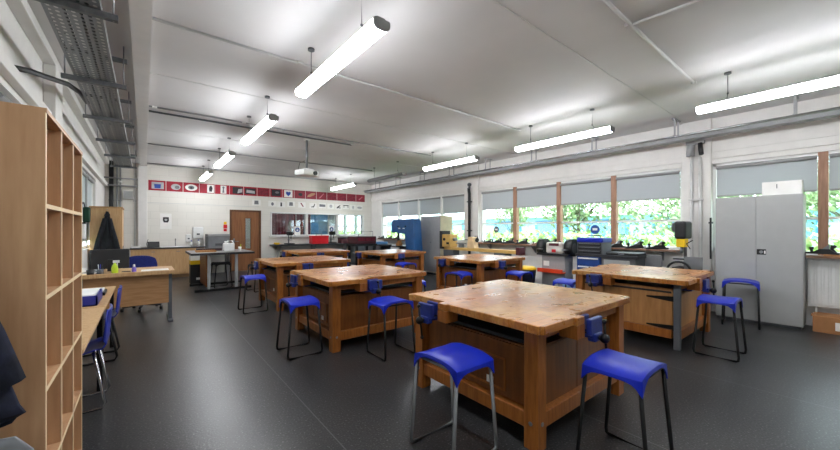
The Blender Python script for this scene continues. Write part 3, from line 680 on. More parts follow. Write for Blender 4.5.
# ------------------------------------------------------------------ stools
def stool(label, loc, rz, seatm=BLUEP, legm=BLACK):
    t = thing('stool', label, 'stool', loc, rz, 'blue saddle-seat workshop stools')
    hx, hy = .16, .195
    def f(u, v):
        x = (u * 2 - 1) * hx; y = (v * 2 - 1) * hy
        a, b = abs(u * 2 - 1), abs(v * 2 - 1)
        return (x, y, .605 + .010 * a ** 2 - .030 * b ** 3 + .006 * (1 - a))
    m_ = MB(); m_.grid(f, 12, 12)
    # skirt deep at the corners and shallow mid-side
    N = 12
    per = [(i / N, 0) for i in range(N)] + [(1, i / N) for i in range(N)] + [(1 - i / N, 1) for i in range(N)] + [(0, 1 - i / N) for i in range(N)]
    top = []; bot = []
    for (u, v) in per:
        p_ = Vector(f(u, v)); a, b = abs(u * 2 - 1), abs(v * 2 - 1)
        dep = .02 + .07 * (min(a, b) ** 5)
        ox = .004 * (1 if u > .5 else -1) * (a > .99); oy = .004 * (1 if v > .5 else -1) * (b > .99)
        top.append(m_.bm.verts.new(p_)); bot.append(m_.bm.verts.new((p_.x + ox, p_.y + oy, p_.z - dep)))
    n = len(per)
    for i in range(n):
        fc = m_.bm.faces.new((top[i], top[(i + 1) % n], bot[(i + 1) % n], bot[i]))
    bmesh.ops.remove_doubles(m_.bm, verts=m_.bm.verts, dist=1e-4)
    m_.build('seat', seatm, t, solid=.007, bevel=.003)
    r = .0115
    for s_ in (-1, 1):
        yb_ = s_ * .195; yt = s_ * .18
        pts = [(-.145, yt, .575), (-.19, yb_, .05), (-.186, yb_, .02), (-.17, yb_, r), (.17, yb_, r), (.186, yb_, .02), (.19, yb_, .05), (.145, yt, .575)]
        MB().tube(pts, r, 10).build('leg_loop', legm, t)
    for x in (-.145, .145): MB().tube([(x, -.18, .572), (x, .18, .572)], .009).build('seat_bar', legm, t)
    return t
GS = 'blue saddle-seat workshop stools'
s0 = stool('blue saddle-seat stool with chrome legs nearest camera, left of the big bench', (1.55, 1.6, 0), 0, legm=mat('satin steel tube', '#8d8f92', .38, .9, var=.03))
s1 = stool('blue stool with black legs at right corner of the nearest bench', (2.27, .86, 0), PI / 2)
dup(s1, 'blue stool left of the second left-row bench, near its front corner', (1.385, 3.95, 0), 0, GS)
dup(s1, 'blue stool at the right-hand face of the second left-row bench', (2.18, 3.26, 0), PI / 2, GS)
dup(s1, 'blue stool left of the third left-row bench, toward the craft table', (1.46, 6.45, 0), 0, GS)
dup(s1, 'blue stool tucked behind the second left-row bench', (2.05, 5.2, 0), PI / 2, GS)
dup(s1, 'blue stool on window side of the second left-row bench', (3.27, 4.35, 0), 0, GS)
dup(s1, 'dark blue stool on left side of the middle window-row bench', (4.55, 4.55, 0), .1, GS)
dup(s1, 'blue stool at near side of the middle window-row bench, by the yellow-lidded bin', (5.5, 3.9, 0), PI / 2, GS)
dup(s1, 'blue stool at far window-row bench, below the bandsaw', (4.85, 6.62, 0), PI / 2, GS)
dup(s1, 'blue stool in front of right bench vise, second from the steel cupboard', (5.05, .93, 0), PI / 2, GS).scale = (1, 1, 1.05)
dup(s1, 'blue stool standing right before the grey steel cupboard', (6.84, 1.02, 0), .12, GS).scale = (1, 1, 1.08)
dup(s1, 'blue stool behind the far left corner of the right bench', (5.22, 2.78, 0), PI / 2, GS)
s2 = stool('black-seated stool standing in front of the wooden door', (2.05, 8.5, 0), .2, BLACKP, BLACK)
dup(s2, 'black-seated stool beneath the grey craft table', (1.45, 9.55, 0), .1, GS)

# ------------------------------------------------------------------ left side: bookcase, coat, tables, chairs
t = thing('bookcase', 'tall birch pigeonhole bookcase with open cubbies at left edge', 'bookcase', (-.275, 1.78, 0))
Wb, Db, Hb, th = .91, .44, 1.83, .016
MB().box(-Db, 0, 0, 0, th, Hb - th).build('side_panel', BIRCH, t); MB().box(-Db, Wb - th, 0, 0, Wb, Hb - th).build('side_panel', BIRCH, t)
MB().box(-Db, 0, Hb - th, .004, Wb, Hb).build('top_panel', BIRCH, t)
MB().box(-Db, th, .03, -Db + .008, Wb - th, Hb - th).build('back_panel', BIRCH, t)
zs = [.165, .493, .82, 1.148, 1.476]
for z in zs: MB().box(-Db + .008, th, z, 0, Wb - th, z + th).build('shelf', BIRCH, t)
for y in (Wb / 3, 2 * Wb / 3):
    dv = MB()
    for z0, z1 in zip([z + th for z in zs], zs[1:] + [Hb - th]): dv.box(-Db + .008, y - th / 2, z0, -.001, y + th / 2, z1)
    dv.build('divider', BIRCH, t)
e = MB().box(0, 0, 0, .002, th, Hb - th).box(0, Wb - th, 0, .002, Wb, Hb - th)
for z in zs: e.box(0, th, z, .002, Wb - th, z + th)
for y in (Wb / 3, 2 * Wb / 3):
    for z0, z1 in zip([z + th for z in zs], zs[1:] + [Hb - th]): e.box(0, y - th / 2, z0, .002, y + th / 2, z1)
e.build('edge_banding', EDGE, t)
MB().box(-.3, th, .0, -.04, Wb - th, .165).build('plinth', BIRCH, t)

def coat(label, loc, rz, m_, top, hem, wide, seed):
    """jacket hanging by its loop: cloth falls in folds from the hook; two sleeves and a collar"""
    rnd = random.Random(seed); ph = [rnd.random() * 6 for _ in range(4)]
    t = thing('coat', label, 'coat', loc, rz)
    Hc = top - hem
    b = MB(); nu, nv = 28, 14; rows = []
    for j in range(nv + 1):
        v = j / nv; z = -v * Hc; wv = wide * (.1 + .9 * v ** .9); dpt = .05 + .07 * min(1, v * 2)
        row = []
        for i in range(nu):
            a = 2 * PI * i / nu
            fold = 1 + .10 * v * math.sin(5 * a + ph[0]) + .07 * v * math.sin(9 * a + ph[1])
            y = -dpt / 2 - .008 + math.sin(a) * dpt * .5 * (fold if math.sin(a) < 0 else 1)
            row.append(b.bm.verts.new((math.cos(a) * wv * .5 * fold, y, z + (.03 * math.sin(3 * a + ph[2]) if j == nv else 0))))
        rows.append(row)
    for A_, B_ in zip(rows, rows[1:]):
        for i in range(nu):
            f = b.bm.faces.new((A_[i], A_[(i + 1) % nu], B_[(i + 1) % nu], B_[i])); f.smooth = True
    b.bm.faces.new(rows[0][::-1]); b.bm.faces.new(rows[-1])
    b.build('body', m_, t)
    for s_ in (-1, 1):
        sl = MB()
        sl.tube([(s_ * wide * .1, -.06, -Hc * .14), (s_ * wide * .22, -.1, -Hc * .38), (s_ * wide * .34, -.1, -Hc * .6), (s_ * wide * .43, -.09, -Hc * .82)], .032, 12, .052)
        sl.build('sleeve', m_, t)
    MB().tube([(-.025, -.03, -.05), (-.03, -.075, -.08), (0, -.095, -.12), (.03, -.075, -.08), (.025, -.03, -.05)], .014, 8).build('collar', m_, t)
    MB().tube([(0, 0, .03), (0, -.035, .03), (0, -.045, .045)], .006).build('hook', STEEL, t)
    return t
coat('navy coat hanging on the end panel of the pigeonhole bookcase', (-.53, 1.7795, 1.52), 0, NAVY, 1.52, .77, .41, 3)

def school_chair(label, loc, rz, shell, legm):
    t = thing('school_chair', label, 'chair', loc, rz, 'plastic school chairs')
    def f(u, v):                                            # u across, v from the front lip up to the top of the back
        x = (u * 2 - 1)
        if v < .5: s_ = v / .5; y, z, w_ = -.19 + .36 * s_, .45 - .03 * math.sin(s_ * PI) + .02 * s_, .2
        elif v < .62: s_ = (v - .5) / .12; y, z, w_ = .17 + .03 * math.sin(s_ * PI / 2), .47 + .06 * s_, .2 - .02 * s_
        else: s_ = (v - .62) / .38; y, z, w_ = .2 + .02 * s_, .53 + .235 * s_, .18 + .02 * math.sin(s_ * PI) - .03 * max(0, s_ - .75) * 4
        return (x * w_, y - (.02 * x * x if v > .6 else 0), z + (.015 * x * x if v < .5 else 0))
    MB().grid(f, 10, 26).build('shell', shell, t, solid=.008)
    for s_ in (-1, 1):
        x = s_ * .18
        MB().tube([(x * .9, -.12, .435), (x, -.19, .05), (x, -.18, .012), (x, .17, .012), (x, .19, .05), (x * .9, .12, .45)], .011, 10).build('leg_loop', legm, t)
    MB().tube([(-.165, -.12, .425), (.165, -.12, .425)], .01).build('seat_bar', legm, t); MB().tube([(-.165, .12, .44), (.165, .12, .44)], .01).build('seat_bar', legm, t)
    return t
school_chair('blue plastic school chair with chrome sled legs tucked under left table', (-.43, 3.82, 0), -PI / 2, BLUEP2, CHROME)
school_chair('blue plastic school chair with black legs at the farther left table', (-.42, 5.08, 0), -PI / 2, BLUEP2, BLACK)
school_chair('grey plastic chair standing beneath the navy coat at left edge', (-.46, 1.4, 0), 0, mat('grey shell plastic', '#77797c', .4), CHROME)
def side_table(label, y0, y1):
    t = thing('side_table', label, 'table', (0, 0, 0), 0, 'side tables along the left wall')
    MB().box(-.84, y0, .695, -.27, y1, .72).build('tabletop', BEECH, t, bevel=.004)
    for x in (-.8, -.305):
        for y in (y0 + .04, y1 - .04): MB().c(x, y, .3475, .035, .035, .695).build('leg', BLACK, t)
    MB().box(-.8, y0 + .05, .65, -.78, y1 - .05, .695).box(-.33, y0 + .05, .65, -.31, y1 - .05, .695).build('frame', BLACK, t)
side_table('beech topped table with black legs just beyond the bookcase', 2.72, 4.12)
side_table('farther beech topped table carrying the blue paper tray', 4.14, 5.54)
t = thing('paper_tray', 'blue tray of white worksheets on the left table', 'tray', (-.55, 4.45, .72))
MB().box(-.22, -.24, 0, .22, .24, .012).box(-.22, -.24, 0, -.208, .24, .09).box(.208, -.24, 0, .22, .24, .09).box(-.22, -.24, 0, .22, -.228, .09).box(-.22, .228, 0, .22, .24, .09).build('tray', BLUEP2, t)
MB().box(-.2, -.22, .012, .2, .22, .1).build('papers', PAPER, t)
t = thing('folder', 'dark open folder lying on the left table behind the tray', 'folder', (-.5, 4.95, .72))
MB().box(-.18, -.14, 0, .18, .14, .03).build('cover', BLACKP, t); MB().box(-.17, -.13, .03, .16, .13, .05).build('pages', PAPER, t)

# ------------------------------------------------------------------ teacher's desk area
t = thing('teacher_desk', 'beech office desk with grey panel legs and full modesty panel', 'desk', (-.17, 6.8, 0))
MB().box(-.56, -.38, .705, .53, .4, .7575).build('desktop', BEECH, t, bevel=.004)
MB().box(-.49, -.24, .27, .46, -.22, .705).build('modesty_panel', mat('desk panel', '#ba8d62', .5, scale=3, stretch=(1.5, 10, 12), hex2='#a5784c'), t)
for x in (-.51, .48):
    MB().box(x - .02, -.25, .03, x + .02, .1, .705).build('leg', GREYD, t); MB().box(x - .03, -.35, 0, x + .03, .35, .03).build('foot', GREYD, t)
t.scale = (1, 1, 1.037)
t = thing('monitor', 'black computer monitor on the teacher desk, back toward us', 'monitor', (-.4, 6.85, .7575), .1)
MB().box(-.22, -.02, .06, .22, .03, .35).build('back_shell', BLACKP, t, bevel=.012); MB().box(-.205, .03, .075, .205, .034, .335).build('screen', BLACK, t)
MB().box(-.03, -.04, .01, .03, -.02, .2).build('stand', BLACKP, t); MB().box(-.11, -.1, 0, .11, .08, .012).build('base', BLACKP, t)
t = thing('spray_bottle', 'lime green spray bottle with white trigger on the desk', 'bottle', (-.33, 6.52, .7575))
MB().lathe([(.036, 0), (.038, .02), (.038, .09), (.03, .13), (.014, .155), (.014, .17)]).build('bottle', LGREEN, t)
MB().box(-.02, -.015, .17, .05, .015, .205).box(.02, -.008, .12, .032, .008, .17).build('trigger_head', WENAM, t)
t = thing('bottle', 'small violet bottle with white cap on the desk', 'bottle', (-.12, 6.53, .7575))
MB().lathe([(.025, 0), (.027, .01), (.027, .08), (.014, .1)]).build('body', PURPLE, t); MB().lathe([(.014, .1), (.014, .125), (.008, .135)]).build('cap', WENAM, t)
t = thing('paper_stack', 'stack of white papers on right end of the teacher desk', 'papers', (.12, 6.6, .7575))
MB().box(-.17, -.11, 0, .17, .11, .022).build('lower_sheets', PAPER, t); MB().box(-.16, -.1, .022, .17, .115, .034).build('upper_sheets', PAPER, t)
t = thing('mug', 'dark mug at left end of the teacher desk', 'mug', (-.58, 6.5, .7575))
MB().lathe([(.035, 0), (.04, .09), (.034, .09), (.032, .02)]).build('cup', BLACKP, t); MB().tube([(.038, 0, .075), (.065, 0, .065), (.065, 0, .03), (.038, 0, .02)], .006).build('handle', BLACKP, t)
t = thing('pen_pot', 'grey wire pot of pens on the teacher desk', 'pot', (-.48, 6.5, .7575))
MB().lathe([(.036, 0), (.036, .095), (.032, .095), (.032, .01)]).build('pot', GREYD, t)
for k in range(3): MB().cyl((.01 * k - .01, .008 * (k - 1), .012), (.02 * k - .02, .02 * (k - 1), .16), .004, 6).build('pen', [WENAM, BLUEP, BLACK][k], t)
t = thing('telephone', 'pale desk telephone behind the dark mug', 'telephone', (-.6, 6.68, .7575))
MB().prism([(-.09, 0), (.09, 0), (.09, .07), (-.09, .03)], -.09, .09, 'x').build('base', GREYP, t); MB().box(-.09, -.085, .05, -.04, .085, .1).build('handset', WENAM, t, bevel=.012)
t = thing('cable_box', 'low black device beside the violet bottle on desk', 'device', (-.21, 6.6, .7575))
MB().box(-.05, -.04, .004, .05, .04, .035).build('body', BLACKP, t, bevel=.006); MB().box(-.045, -.035, 0, .045, .035, .004).build('feet', BLACK, t)

t = thing('office_chair', 'blue swivel office chair behind the teacher desk', 'chair', (-.02, 7.75, 0), 3.0)
MB().box(-.23, -.22, .44, .23, .22, .52).build('seat', BLUEP2, t, bevel=.04, seg=3)
def ob(u, v): x = u * 2 - 1; return (x * (.23 - .03 * (v * 2 - 1) ** 2), .25 - .03 * x * x + .02 * v, .6 + v * .36 - .05 * abs(x) ** 3 * v)
MB().grid(ob, 10, 8).build('backrest', mat('blue chair fabric', '#1c2872', .9, var=.1, scale=40), t, solid=.05, bevel=.01)
MB().box(-.03, .2, .42, .03, .26, .8).build('back_bar', BLACKP, t)
MB().cyl((0, 0, .1), (0, 0, .44), .03).build('gas_lift', BLACK, t)
for k in range(5):
    a = 2 * PI * k / 5 + .3; l_ = MB().cyl((0, 0, .1), (.28 * math.cos(a), .28 * math.sin(a), .075), .025, 8, .018).build('leg', BLACKP, t)
    MB().cyl((.28 * math.cos(a) - .02, .28 * math.sin(a), .03), (.28 * math.cos(a) + .02, .28 * math.sin(a), .03), .03, 12).build('castor', BLACKP, l_)

t = thing('tall_cupboard', 'tall beech cupboard in back left corner with a coat on it', 'cupboard', (-.84, 9.3, 0))
MB().box(0, 0, .06, .46, .8, 1.83).build('carcass', BEECH, t); MB().box(-.01, -.015, 1.83, .49, .82, 1.86).build('top', mat('cupboard top edge', '#b58c5c', .5), t)
MB().box(.46, .01, .08, .478, .395, 1.82).build('door', BEECH, t); MB().box(.46, .405, .08, .478, .79, 1.82).build('door', BEECH, t)
MB().box(.02, .02, 0, .43, .78, .06).build('plinth', BLACKP, t); MB().box(.478, .36, .9, .488, .38, 1.05).box(.478, .42, .9, .488, .44, 1.05).build('handles', STEEL, t)
coat('black coat hanging on side of the tall beech cupboard', (-.58, 9.3, 1.76), 0, DKCOAT, 1.76, .74, .38, 9)
t = thing('hanging_bag', 'dark green bag hanging on left wall near the desk', 'bag', (XL + .05, 8.5, 1.68))
MB().box(-.04, -.07, -.15, .05, .07, .12).build('bag', mat('bottle green cloth', '#123c2b', .85), t, bevel=.02); MB().tube([(-.02, -.03, .12), (-.03, 0, .2), (-.02, .03, .12)], .006).build('strap', BLACKP, t); MB().box(-.05, -.02, .17, -.03, .02, .21).build('peg', STEEL, t)
t = thing('clipboard', 'white clipboard hanging on left wall under the green bag', 'clipboard', (XL + .018, 8.5, 1.38))
MB().box(-.02, -.11, -.14, .02, .11, .12).build('sheets', PAPER, t); MB().box(-.02, -.05, .12, .025, .05, .15).build('clip', BLACKP, t)

# ---- sink counter along the back wall
t = thing('base_cabinet', 'run of beech base cupboards with dark worktop under the notice', 'cupboard', (-.3, 12.25, 0))
MB().box(0, 0, .1, 1.72, .58, .85).build('carcass', BEECH, t); MB().box(.0, .04, 0, 1.72, .55, .1).build('plinth', mat('plinth brown', '#8b6a48', .5), t)
MB().box(-.02, -.03, .85, 1.76, .58, .885).build('worktop', WORKT, t, bevel=.003)
for k in range(3):
    dr = MB().box(.01 + .573 * k, -.018, .12, .563 + .573 * k, 0, .83).build('door', BEECH, t, bevel=.002)
    MB().box(.45 + .573 * k, -.035, .76, .53 + .573 * k, -.018, .775).build('handle', STEEL, dr)
t = thing('sink', 'white inset sink with chrome tap on the back counter', 'sink', (.72, 12.5, .885))
MB().box(-.36, -.2, 0, .36, .2, .015).build('drainer', WENAM, t, bevel=.004); MB().tube([(0, .16, .015), (0, .16, .2), (0, .12, .24), (0, .06, .24), (0, .05, .2)], .012).build('tap', CHROME, t)
t = thing('laptop', 'black device propped on the back counter left of sink', 'device', (.2, 12.55, .885))
MB().prism([(-.05, 0), (.05, 0), (.08, .16), (.065, .165)], -.14, .14, 'x').build('screen', BLACKP, t); MB().tube([(-.13, .02, .0), (-.16, 0, .1), (-.12, 0, .24)], .006).build('aerial', BLACKP, t)
for x, l, hgt in [(1.12, 'white bottle on back counter below the soap dispenser', .15), (1.3, 'taller white bottle on the back counter below the towel dispenser', .17)]:
    t = thing('bottle', l, 'bottle', (x, 12.6, .885)); MB().lathe([(.04, 0), (.04, hgt * .7), (.015, hgt * .85), (.015, hgt)]).build('body', WENAM, t); MB().lathe([(.017, hgt), (.017, hgt + .03)]).build('cap', BLUEP, t)
t = thing('wire_tray', 'small clear tray on the back counter by the cupboard', 'tray', (-.18, 12.5, .885)); MB().box(-.1, -.12, 0, .1, .12, .01).box(-.1, -.12, .01, -.09, .12, .08).box(.09, -.12, .01, .1, .12, .08).build('tray', WENAM, t); MB().box(-.08, -.1, .01, .08, .1, .05).build('papers', PAPER, t)

# ---- craft table with T feet
t = thing('craft_table', 'grey topped craft table on dark T feet near the door', 'table', (1.42, 9.6, 0))
MB().box(-.62, -.62, .835, .64, .7, .875).build('tabletop', CRAFTT, t, bevel=.003)
MB().box(-.63, -.632, .825, .65, -.62, .872).box(-.632, -.62, .825, -.62, .7, .872).box(.64, -.62, .825, .652, .7, .872).build('edging', BLACKP, t)
for y in (-.5, .58):
    MB().box(-.55, y - .035, 0, .6, y + .035, .05).build('foot', BLACK, t)
    for x in (-.28, .28): MB().box(x - .03, y - .025, .05, x + .03, y + .025, .835).build('leg', GREYP, t)
MB().box(-.34, -.49, .1, -.31, .55, .82).build('side_panel', BENCHP, t)
t = thing('recycling_bin', 'black bin with white top and yellow band beside craft table', 'bin', (1.12, 10.72, 0))
MB().box(-.2, -.17, 0, .2, .17, .5).build('body', BLACKP, t, bevel=.01); MB().box(-.204, -.174, .5, .204, .174, .6).build('yellow_band', YEL, t); MB().box(-.202, -.172, .6, .202, .172, .78).build('white_top', PAPER, t, bevel=.01); MB().box(-.08, -.175, .1, .08, -.17, .16).build('label_plate', PAPER, t)
t = thing('jug', 'white plastic container with handle on the craft table', 'container', (1.58, 9.35, .875))
MB().box(-.12, -.07, 0, .12, .07, .2).build('body', WENAM, t, bevel=.03, seg=3); MB().tube([(-.02, 0, .19), (-.02, 0, .25), (.08, 0, .25), (.1, 0, .19)], .014).build('handle', WENAM, t); MB().cyl((-.07, 0, .19), (-.07, 0, .245), .025).build('cap', WENAM, t)
t = thing('wooden_tray', 'shallow wooden tray on left half of the craft table', 'tray', (1.12, 9.45, .875)); MB().box(-.2, -.13, 0, .2, .13, .012).box(-.2, -.13, .012, .2, -.118, .04).box(-.2, .118, .012, .2, .13, .04).build('tray', PLY, t); MB().box(-.15, -.1, .012, .12, .1, .03).build('offcuts', EDGE, t)
t = thing('cutting_mat', 'dark box with red trim on back of the craft table', 'box', (1.25, 9.95, .875)); MB().box(-.26, -.12, 0, .26, .12, .06).build('body', BLACKP, t); MB().box(-.262, -.122, .025, .262, -.12, .04).build('trim', MAROONM, t)
t = thing('small_cup', 'small white cup at right end of the craft table', 'cup', (1.85, 9.5, .875)); MB().lathe([(.03, 0), (.04, .1), (.036, .1), (.028, .01)]).build('cup', WENAM, t); MB().cyl((0, 0, .01), (.03, .02, .16), .006).build('brush', LGREEN, t)
t = thing('laser_engraver', 'silver grey boxed machine against back wall left of the door', 'machine', (1.8, 12.5, 0))
MB().box(-.3, -.28, .72, .3, .28, 1.2).build('cabinet', STEEL, t, bevel=.02); MB().box(-.3, -.3, 1.2, .3, .28, 1.26).build('lid', GREYP, t, bevel=.01); MB().box(-.1, -.29, .9, .1, -.28, .97).build('badge_plate', GREYD, t)
MB().box(-.28, -.26, 0, -.24, .26, .72).box(.24, -.26, 0, .28, .26, .72).box(-.24, -.26, .3, .24, .26, .33).build('stand', GREYD, t)

# ---- back counter below the inner window
t = thing('back_counter', 'long dark counter on brackets below the inner window', 'counter', (3.45, 12.3, 0))
MB().box(0, 0, .83, 3.0, .549, .87).build('worktop', WORKT, t, bevel=.003)
for x in (.25, 1.5, 2.8): MB().prism([(.53, .83), (.05, .83), (.5, .4), (.53, .4)], x - .02, x + .02, 'x').build('bracket', GREYP, t)
for x, lb, sg in [(4.05, 'on left of the red toolbox', 1), (5.66, 'on right of the red toolbox', 1)]:
    t = thing('bench_drill', 'small black bench drill on the back counter, ' + lb, 'drill', (x, 12.55, .87), .2)
    MB().box(-.13, -.14, 0, .13, .14, .04).build('base', BLACK, t, bevel=.01); MB().cyl((0, .06, .04), (0, .06, .46), .025).build('column', STEEL, t)
    MB().box(-.07, -.14, .32, .07, .1, .46).build('head', BLACK, t, bevel=.025); MB().cyl((0, -.1, .2), (0, -.1, .32), .02).build('chuck', STEEL, t); MB().cyl((0, -.02, .15), (0, -.02, .17), .09).build('table', GREYD, t)
    MB().tube([(.07, -.1, .38), (.14, -.16, .3)], .008).tube([(.07, -.1, .38), (.13, -.05, .46)], .008).build('feed_handle', STEEL, t)
def sign(label, x, z):
    t = thing('safety_sign', label, 'sign', (x, YB + .05, z), 0, 'round blue safety signs on the glass')
    MB().box(-.11, -.003, -.15, .11, .003, .15).build('sheet', PAPER, t)
    MB().prism(ell(0, .03, .085, .085, 24), -.006, -.003, 'y').build('blue_disc', TBLUE, t)
    MB().prism(ell(0, .025, .035, .045, 16), -.009, -.006, 'y').build('head_symbol', PAPER, t); MB().box(-.035, -.011, .03, .035, -.009, .045).build('goggles_symbol', BLACKP, t)
sign('round blue safety sign on left inner pane above bench drill', 4.45, 1.36)
sign('round blue safety sign on middle inner pane', 5.8, 1.38)
t = thing('toolbox', 'bright red toolbox on the back counter', 'toolbox', (5.12, 12.5, .87))
t.scale = (1.12, 1, 1.2)
MB().box(-.28, -.16, 0, .28, .16, .2).build('body', REDB, t, bevel=.01); MB().box(-.29, -.17, .2, .29, .17, .25).build('lid', REDB, t, bevel=.01); MB().tube([(-.1, 0, .25), (-.09, 0, .3), (.09, 0, .3), (.1, 0, .25)], .012).build('handle', BLACKP, t)
t = thing('toolbox', 'dark maroon toolbox right of the red one on counter', 'toolbox', (6.15, 12.5, .87))
MB().box(-.2, -.15, 0, .2, .15, .17).build('body', MAROONM, t, bevel=.01); MB().box(-.21, -.16, .17, .21, .16, .22).build('lid', BLACKP, t, bevel=.01)
t = thing('bowl', 'bowl of yellow bits at left end of the back counter', 'bowl', (3.6, 12.5, .87)); MB().lathe([(.06, 0), (.13, .05), (.12, .05), (.05, .01)]).build('bowl', YEL, t)
for k in range(5): MB().box(-.03 + .03 * math.cos(k * 1.3) * 2, -.02 + .03 * math.sin(k * 1.3) * 2, .03, .02 + .06 * math.cos(k * 1.3), .02 + .06 * math.sin(k * 1.3), .075).build('foam_piece', YEL, t)
t = thing('printer', 'white boxed machine on the back counter near the corner', 'machine', (6.75, 12.45, 0)); MB().box(-.3, -.25, .75, .3, .3, 1.12).build('cabinet', WENAM, t, bevel=.03); MB().box(-.25, -.26, .95, .25, -.25, 1.05).build('window', GREYP, t); MB().box(-.28, -.23, 0, .28, .28, .75).build('stand', GREYD, t)
# far-corner machine cluster
t = thing('vacuum_former', 'maroon topped black machine on frame in the far corner', 'machine', (5.5, 9.85, 0), .1)
MB().box(-.42, -.25, .95, .36, .25, 1.18).build('hood', MAROONM, t, bevel=.02); MB().box(-.44, -.27, .88, .38, .27, .95).build('bed', BLACKP, t)
MB().box(-.4, -.24, .0, -.34, -.18, .88).box(.28, -.24, 0, .34, -.18, .88).box(-.4, .18, 0, -.34, .24, .88).box(.28, .18, 0, .34, .24, .88).box(-.4, -.24, .2, .34, .24, .24).build('stand', BLACK, t)
MB().box(-.3, -.2, .3, .24, .2, .66).build('control_box', GREYD, t, bevel=.02); MB().tube([(-.3, -.2, 1.18), (-.3, -.2, 1.34), (.25, -.2, 1.34), (.25, -.2, 1.18)], .008).build('top_rail', BLACK, t)
MB().box(-.36, -.256, 1.04, .3, -.25, 1.14).build('front_label', MAROON, t)
t = thing('sink_unit', 'pale blue tub on a dark bench between maroon machine and bandsaw', 'tub', (6.5, 10.6, 0))
MB().box(-.25, -.55, .84, .25, .55, .88).build('bench_top', WORKT, t); MB().box(-.22, -.4, .88, .2, .1, .97).build('tub', mat('pale blue plastic', '#5a8fc4', .5), t, bevel=.02); MB().box(-.23, -.53, 0, -.19, .53, .84).box(.19, -.53, 0, .23, .53, .84).build('legs', GREYD, t)

# bandsaw
t = thing('bandsaw', 'tall blue bandsaw standing by the far windows', 'bandsaw', (6.5, 8.85, 0))
prof = [(-.62, 1.3), (-.6, 1.66), (-.5, 1.72), (.5, 1.73), (.56, 1.66), (.6, 1.2), (.68, .5), (.68, 0), (-.4, 0), (-.4, .72), (.22, .72), (.12, 1.26), (-.35, 1.3)]
MB().prism([(-u, v) for u, v in prof], -.16, .16, 'x').build('frame', BSAW, t, bevel=.02)
MB().box(-.22, -.2, .84, .3, .62, .88).build('saw_table', BLACK, t); MB().box(-.05, -.1, .72, .1, .3, .84).build('trunnion', GREYD, t)
MB().box(-.03, .41, .88, .03, .45, 1.3).build('blade_guard', BLACKP, t)
for y in (-.2, .2): MB().cyl((-.16, y, 1.5), (-.19, y, 1.5), .02).build('knob', BLACK, t)
for y in (-.14, .1): MB().box(-.165, y, 1.42, -.16, y + .1, 1.45).build('label_plate', WENAM, t)
t = thing('wooden_offcut', 'orange pine offcut leaning on the bandsaw table', 'offcut', (6.42, 9.1, .88)); MB().box(-.08, -.08, 0, .06, .08, .1).build('block', PLY, t); MB().box(-.06, -.05, .1, .04, .05, .16).build('upper_block', CARD, t)

# tall two-tone locker
t = thing('tall_locker', 'tall locker with grey doors and cream side by the downpipe', 'locker', (7.0, 8.2, 0))
MB().box(0, -.42, .06, .5, .5, 1.82).build('carcass', CREAM, t, bevel=.004); MB().box(-.02, -.42, .1, 0, .035, 1.81).build('door', GREYP, t); MB().box(-.02, .045, .1, 0, .5, 1.81).build('door', GREYP, t)
MB().box(-.02, -.42, .06, 0, .5, .095).build('kick_strip', CREAM, t); MB().box(.02, -.4, 0, .48, .48, .06).build('plinth', GREYD, t); MB().cyl((-.035, .0, 1.0), (-.02, 0, 1.0), .02).build('lock', STEEL, t)
t = thing('plastic_crate', 'pale lilac storage crate between bandsaw and tall locker', 'crate', (7.2, 8.86, 0)); MB().box(-.16, -.12, 0, .16, .12, 1.0).build('body', mat('pale lilac plastic', '#a3a6cc', .5), t, bevel=.01); MB().box(-.17, -.13, 1.0, .17, .13, 1.04).build('lid', WENAM, t)

# wood lathe
t = thing('wood_lathe', 'cream yellow wood lathe with long bed below the sill shelf', 'lathe', (6.9, 6.5, 0))
MB().box(-.08, -1.6, .82, .1, .95, .9).build('bed', YELM, t, bevel=.006)
MB().box(-.15, .6, .9, .15, 1.0, 1.26).build('headstock', YELM, t, bevel=.02); MB().box(-.17, .92, .84, .17, 1.02, 1.36).build('end_cover', BLACKP, t, bevel=.01)
MB().cyl((0, .6, 1.12), (0, .5, 1.12), .05).build('chuck', STEEL, t); MB().cyl((-.17, .8, 1.12), (-.2, .8, 1.12), .04).build('dial', BLACK, t); MB().box(-.16, .64, .98, -.15, .74, 1.04).build('switch_plate', BLACK, t)
MB().prism([(-.26, .9), (.0, .9), (-.03, 1.2), (-.2, 1.2)], -.09, .09, 'x').build('tailstock', mat('tailstock cream', '#d9b98c', .5), t, bevel=.01); MB().cyl((0, -.02, 1.12), (0, .15, 1.12), .02).build('quill', STEEL, t); MB().cyl((0, -.27, 1.12), (0, -.3, 1.12), .06).build('handwheel', BLACK, t)
MB().box(-.06, -.05 + .3, .9, .06, .35, 1.0).box(-.02, .12, 1.0, .02, .5, 1.03).build('tool_rest', STEEL, t)
MB().box(-.12, .5, 0, .12, .9, .82).build('stand', GREYD, t); MB().box(-.12, -1.3, 0, .12, -.95, .82).build('stand', GREYD, t)
MB().box(-.1, -1.68, .8, .12, -1.58, .98).build('red_end_plate', MAROONM, t)
t = thing('hand_drill', 'black power drill on the lathe end by the window', 'drill', (7.45, 6.75, 1.035), .4); MB().cyl((-.08, 0, .14), (.08, 0, .14), .035).build('body', BLACKP, t); MB().box(-.09, -.02, 0, -.03, .02, .13).build('grip', BLACKP, t); MB().cyl((.08, 0, .14), (.13, 0, .14), .016).build('chuck', STEEL, t)

# bin with yellow lid
t = thing('waste_bin', 'dark blue bin with yellow lid beside the grinder', 'bin', (6.47, 4.45, 0)); MB().lathe([(.18, 0), (.235, .5), (.235, .54)]).build('body', mat('midnight plastic', '#15172e', .5), t); MB().lathe([(.25, .54), (.25, .56), (.2, .6), (.06, .615)]).build('lid', YEL, t)

